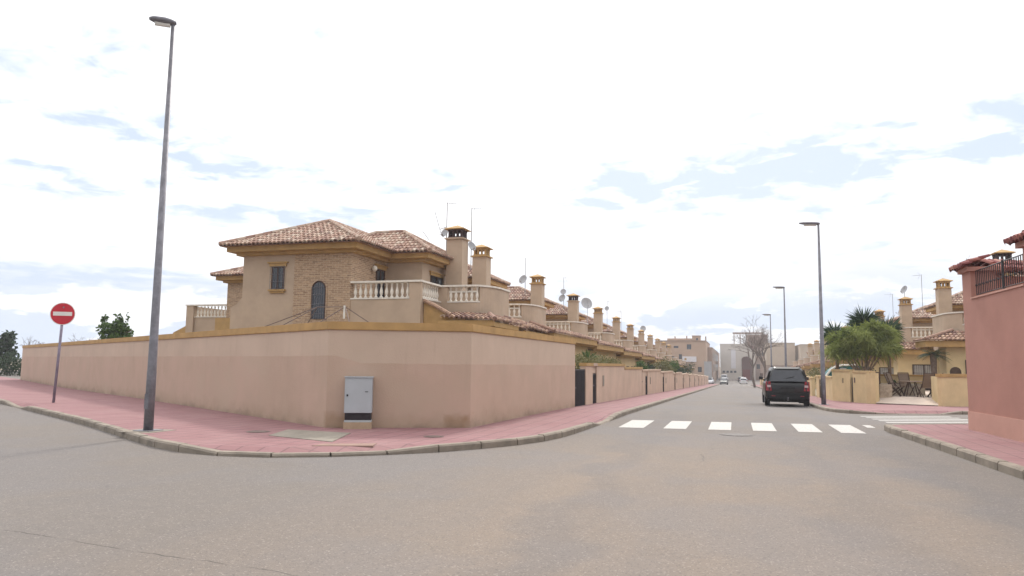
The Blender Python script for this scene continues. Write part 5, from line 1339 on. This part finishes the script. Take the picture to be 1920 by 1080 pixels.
gaps = [(3, 14.0, 15, 3.0, 1.0), (-8, 13.2, 7, 2.6, .85), (4, 16.5, 14, 2, .6), (-45, 15.9, 9, 1.6, .9), (-35, 13.8, 9, 1.4, .95), (-25.5, 13.6, 8, 1.1, .8), (-35, 10.6, 10, 1.2, .8), (-47, 12.0, 8, 1.5, .6),
        (-47, 5.4, 10, .9, .8), (-31.5, 23.3, 4, 1.6, .6), (17, 15.5, 6, 3.2, .8), (-50, 18.8, 6, 2.0, .7), (14, 22, 8, 2.2, .6), (-8, 19, 5, 1.2, .5), (-45, 21, 7, 2.0, .55),
        (60, 16, 30, 6, 1), (110, 22, 35, 8, 1), (160, 15, 35, 8, 1), (-90, 18, 30, 6, 1), (-140, 25, 35, 8, 1)]
msk = None
for a0, e0, ra, re, k in gaps:
    dx = mathn(wm, 'MULTIPLY', mathn(wm, 'SUBTRACT', az, rad(a0)), 1/rad(ra)); dy = mathn(wm, 'MULTIPLY', mathn(wm, 'SUBTRACT', el, rad(e0)), 1/rad(re))
    q = mathn(wm, 'SQRT', mathn(wm, 'ADD', mathn(wm, 'MULTIPLY', dx, dx), mathn(wm, 'MULTIPLY', dy, dy)))
    g = mathn(wm, 'MULTIPLY', mathn(wm, 'SUBTRACT', 1, ramp(wm, q, .35, 1.3)), k); msk = g if msk is None else mathn(wm, 'MAXIMUM', msk, g)
gm = ramp(wm, mathn(wm, 'ADD', field, mathn(wm, 'MULTIPLY', msk, .235)), .55, .71)
elev = ramp(wm, sp.outputs[2], .09, .24)
st = N.new('ShaderNodeMapping'); st.inputs['Scale'].default_value = (1, 1, 3.2); L.new(tc.outputs['Generated'], st.inputs[0])
shade = ramp(wm, wn(4.2, 8, st.outputs[0], (1.7, 2, .55), .6, .25), .44, .66)
low = wn(9, 8, st.outputs[0], (.4, 0, .3), .55, .15)
lowf = ramp(wm, low, .485, .535)
lowmask = mathn(wm, 'SUBTRACT', 1, ramp(wm, sp.outputs[2], .07, .125))
up2 = ramp(wm, sp.outputs[2], .42, .62)
bright = mixc(wm, up2, (7.5, 7.5, 7.6), (13.2, 13.1, 13.2)); mid = (5.9, 5.95, 6.1); dark = (4.5, 4.65, 5.1)
ccol = mixc(wm, elev, mid, bright)
ccol = mixc(wm, mathn(wm, 'MULTIPLY', shade, mathn(wm, 'SUBTRACT', 1, elev)), ccol, dark)
streak = ramp(wm, wn(3.1, 7, st.outputs[0], (5, 1, 2), .62, .4), .50, .68)
ccol = mixc(wm, mathn(wm, 'MULTIPLY', streak, .55), ccol, (4.9, 5.1, 5.55))
gap = mixc(wm, .93, sky.outputs[0], (3.6, 4.1, 4.85))
c = mixc(wm, gm, ccol, gap)
lowc = mixc(wm, lowf, (3.75, 4.2, 5.0), (5.7, 5.75, 5.9))
c = mixc(wm, mathn(wm, 'MULTIPLY', lowmask, .8), c, lowc)
bk = mathn(wm, 'ADD', .86, mathn(wm, 'MULTIPLY', mathn(wm, 'COSINE', mathn(wm, 'SUBTRACT', az, SUN_AZ)), .20))
vm = N.new('ShaderNodeVectorMath'); vm.operation = 'SCALE'; L.new(c, vm.inputs[0]); L.new(mathn(wm, 'MINIMUM', bk, 1.0), vm.inputs['Scale']); c = vm.outputs[0]
L.new(c, bg.inputs['Color'])
sd = bpy.data.lights.new('sun', 'SUN'); sun = bpy.data.objects.new('sun', sd); COL.objects.link(sun)
sd.energy = 1.5; sd.angle = rad(7); sd.color = (1, .95, .88)
dv = Vector((math.sin(SUN_AZ)*math.cos(SUN_EL), math.cos(SUN_AZ)*math.cos(SUN_EL), math.sin(SUN_EL)))
sun.rotation_euler = dv.to_track_quat('Z', 'Y').to_euler()

# thin haze over the whole place
if True:
    b = MB(); b.box(-140, 120, -30, 330, -4.5, 14.0); hz = b.build('haze', M_conc); hz['kind'] = 'stuff'
    m = bpy.data.materials.new('haze_air'); m.use_nodes = True; m.node_tree.nodes.remove(m.node_tree.nodes['Principled BSDF'])
    pv = m.node_tree.nodes.new('ShaderNodeVolumePrincipled'); pv.inputs['Color'].default_value = (.93, .94, 1, 1); pv.inputs['Density'].default_value = .0006; pv.inputs['Anisotropy'].default_value = .2
    out = [n for n in m.node_tree.nodes if n.type == 'OUTPUT_MATERIAL'][0]; m.node_tree.links.new(pv.outputs[0], out.inputs['Volume'])
    hz.data.materials.clear(); hz.data.materials.append(m)

vs_ = scene.view_settings; vs_.view_transform = 'Standard'; vs_.look = 'None'; vs_.gamma = 1; vs_.exposure = 0.74; vs_.use_curve_mapping = False
scene.cycles.max_bounces = 6; scene.cycles.diffuse_bounces = 3; scene.cycles.volume_bounces = 0; scene.cycles.volume_max_steps = 64
scene.cycles.use_denoising = True
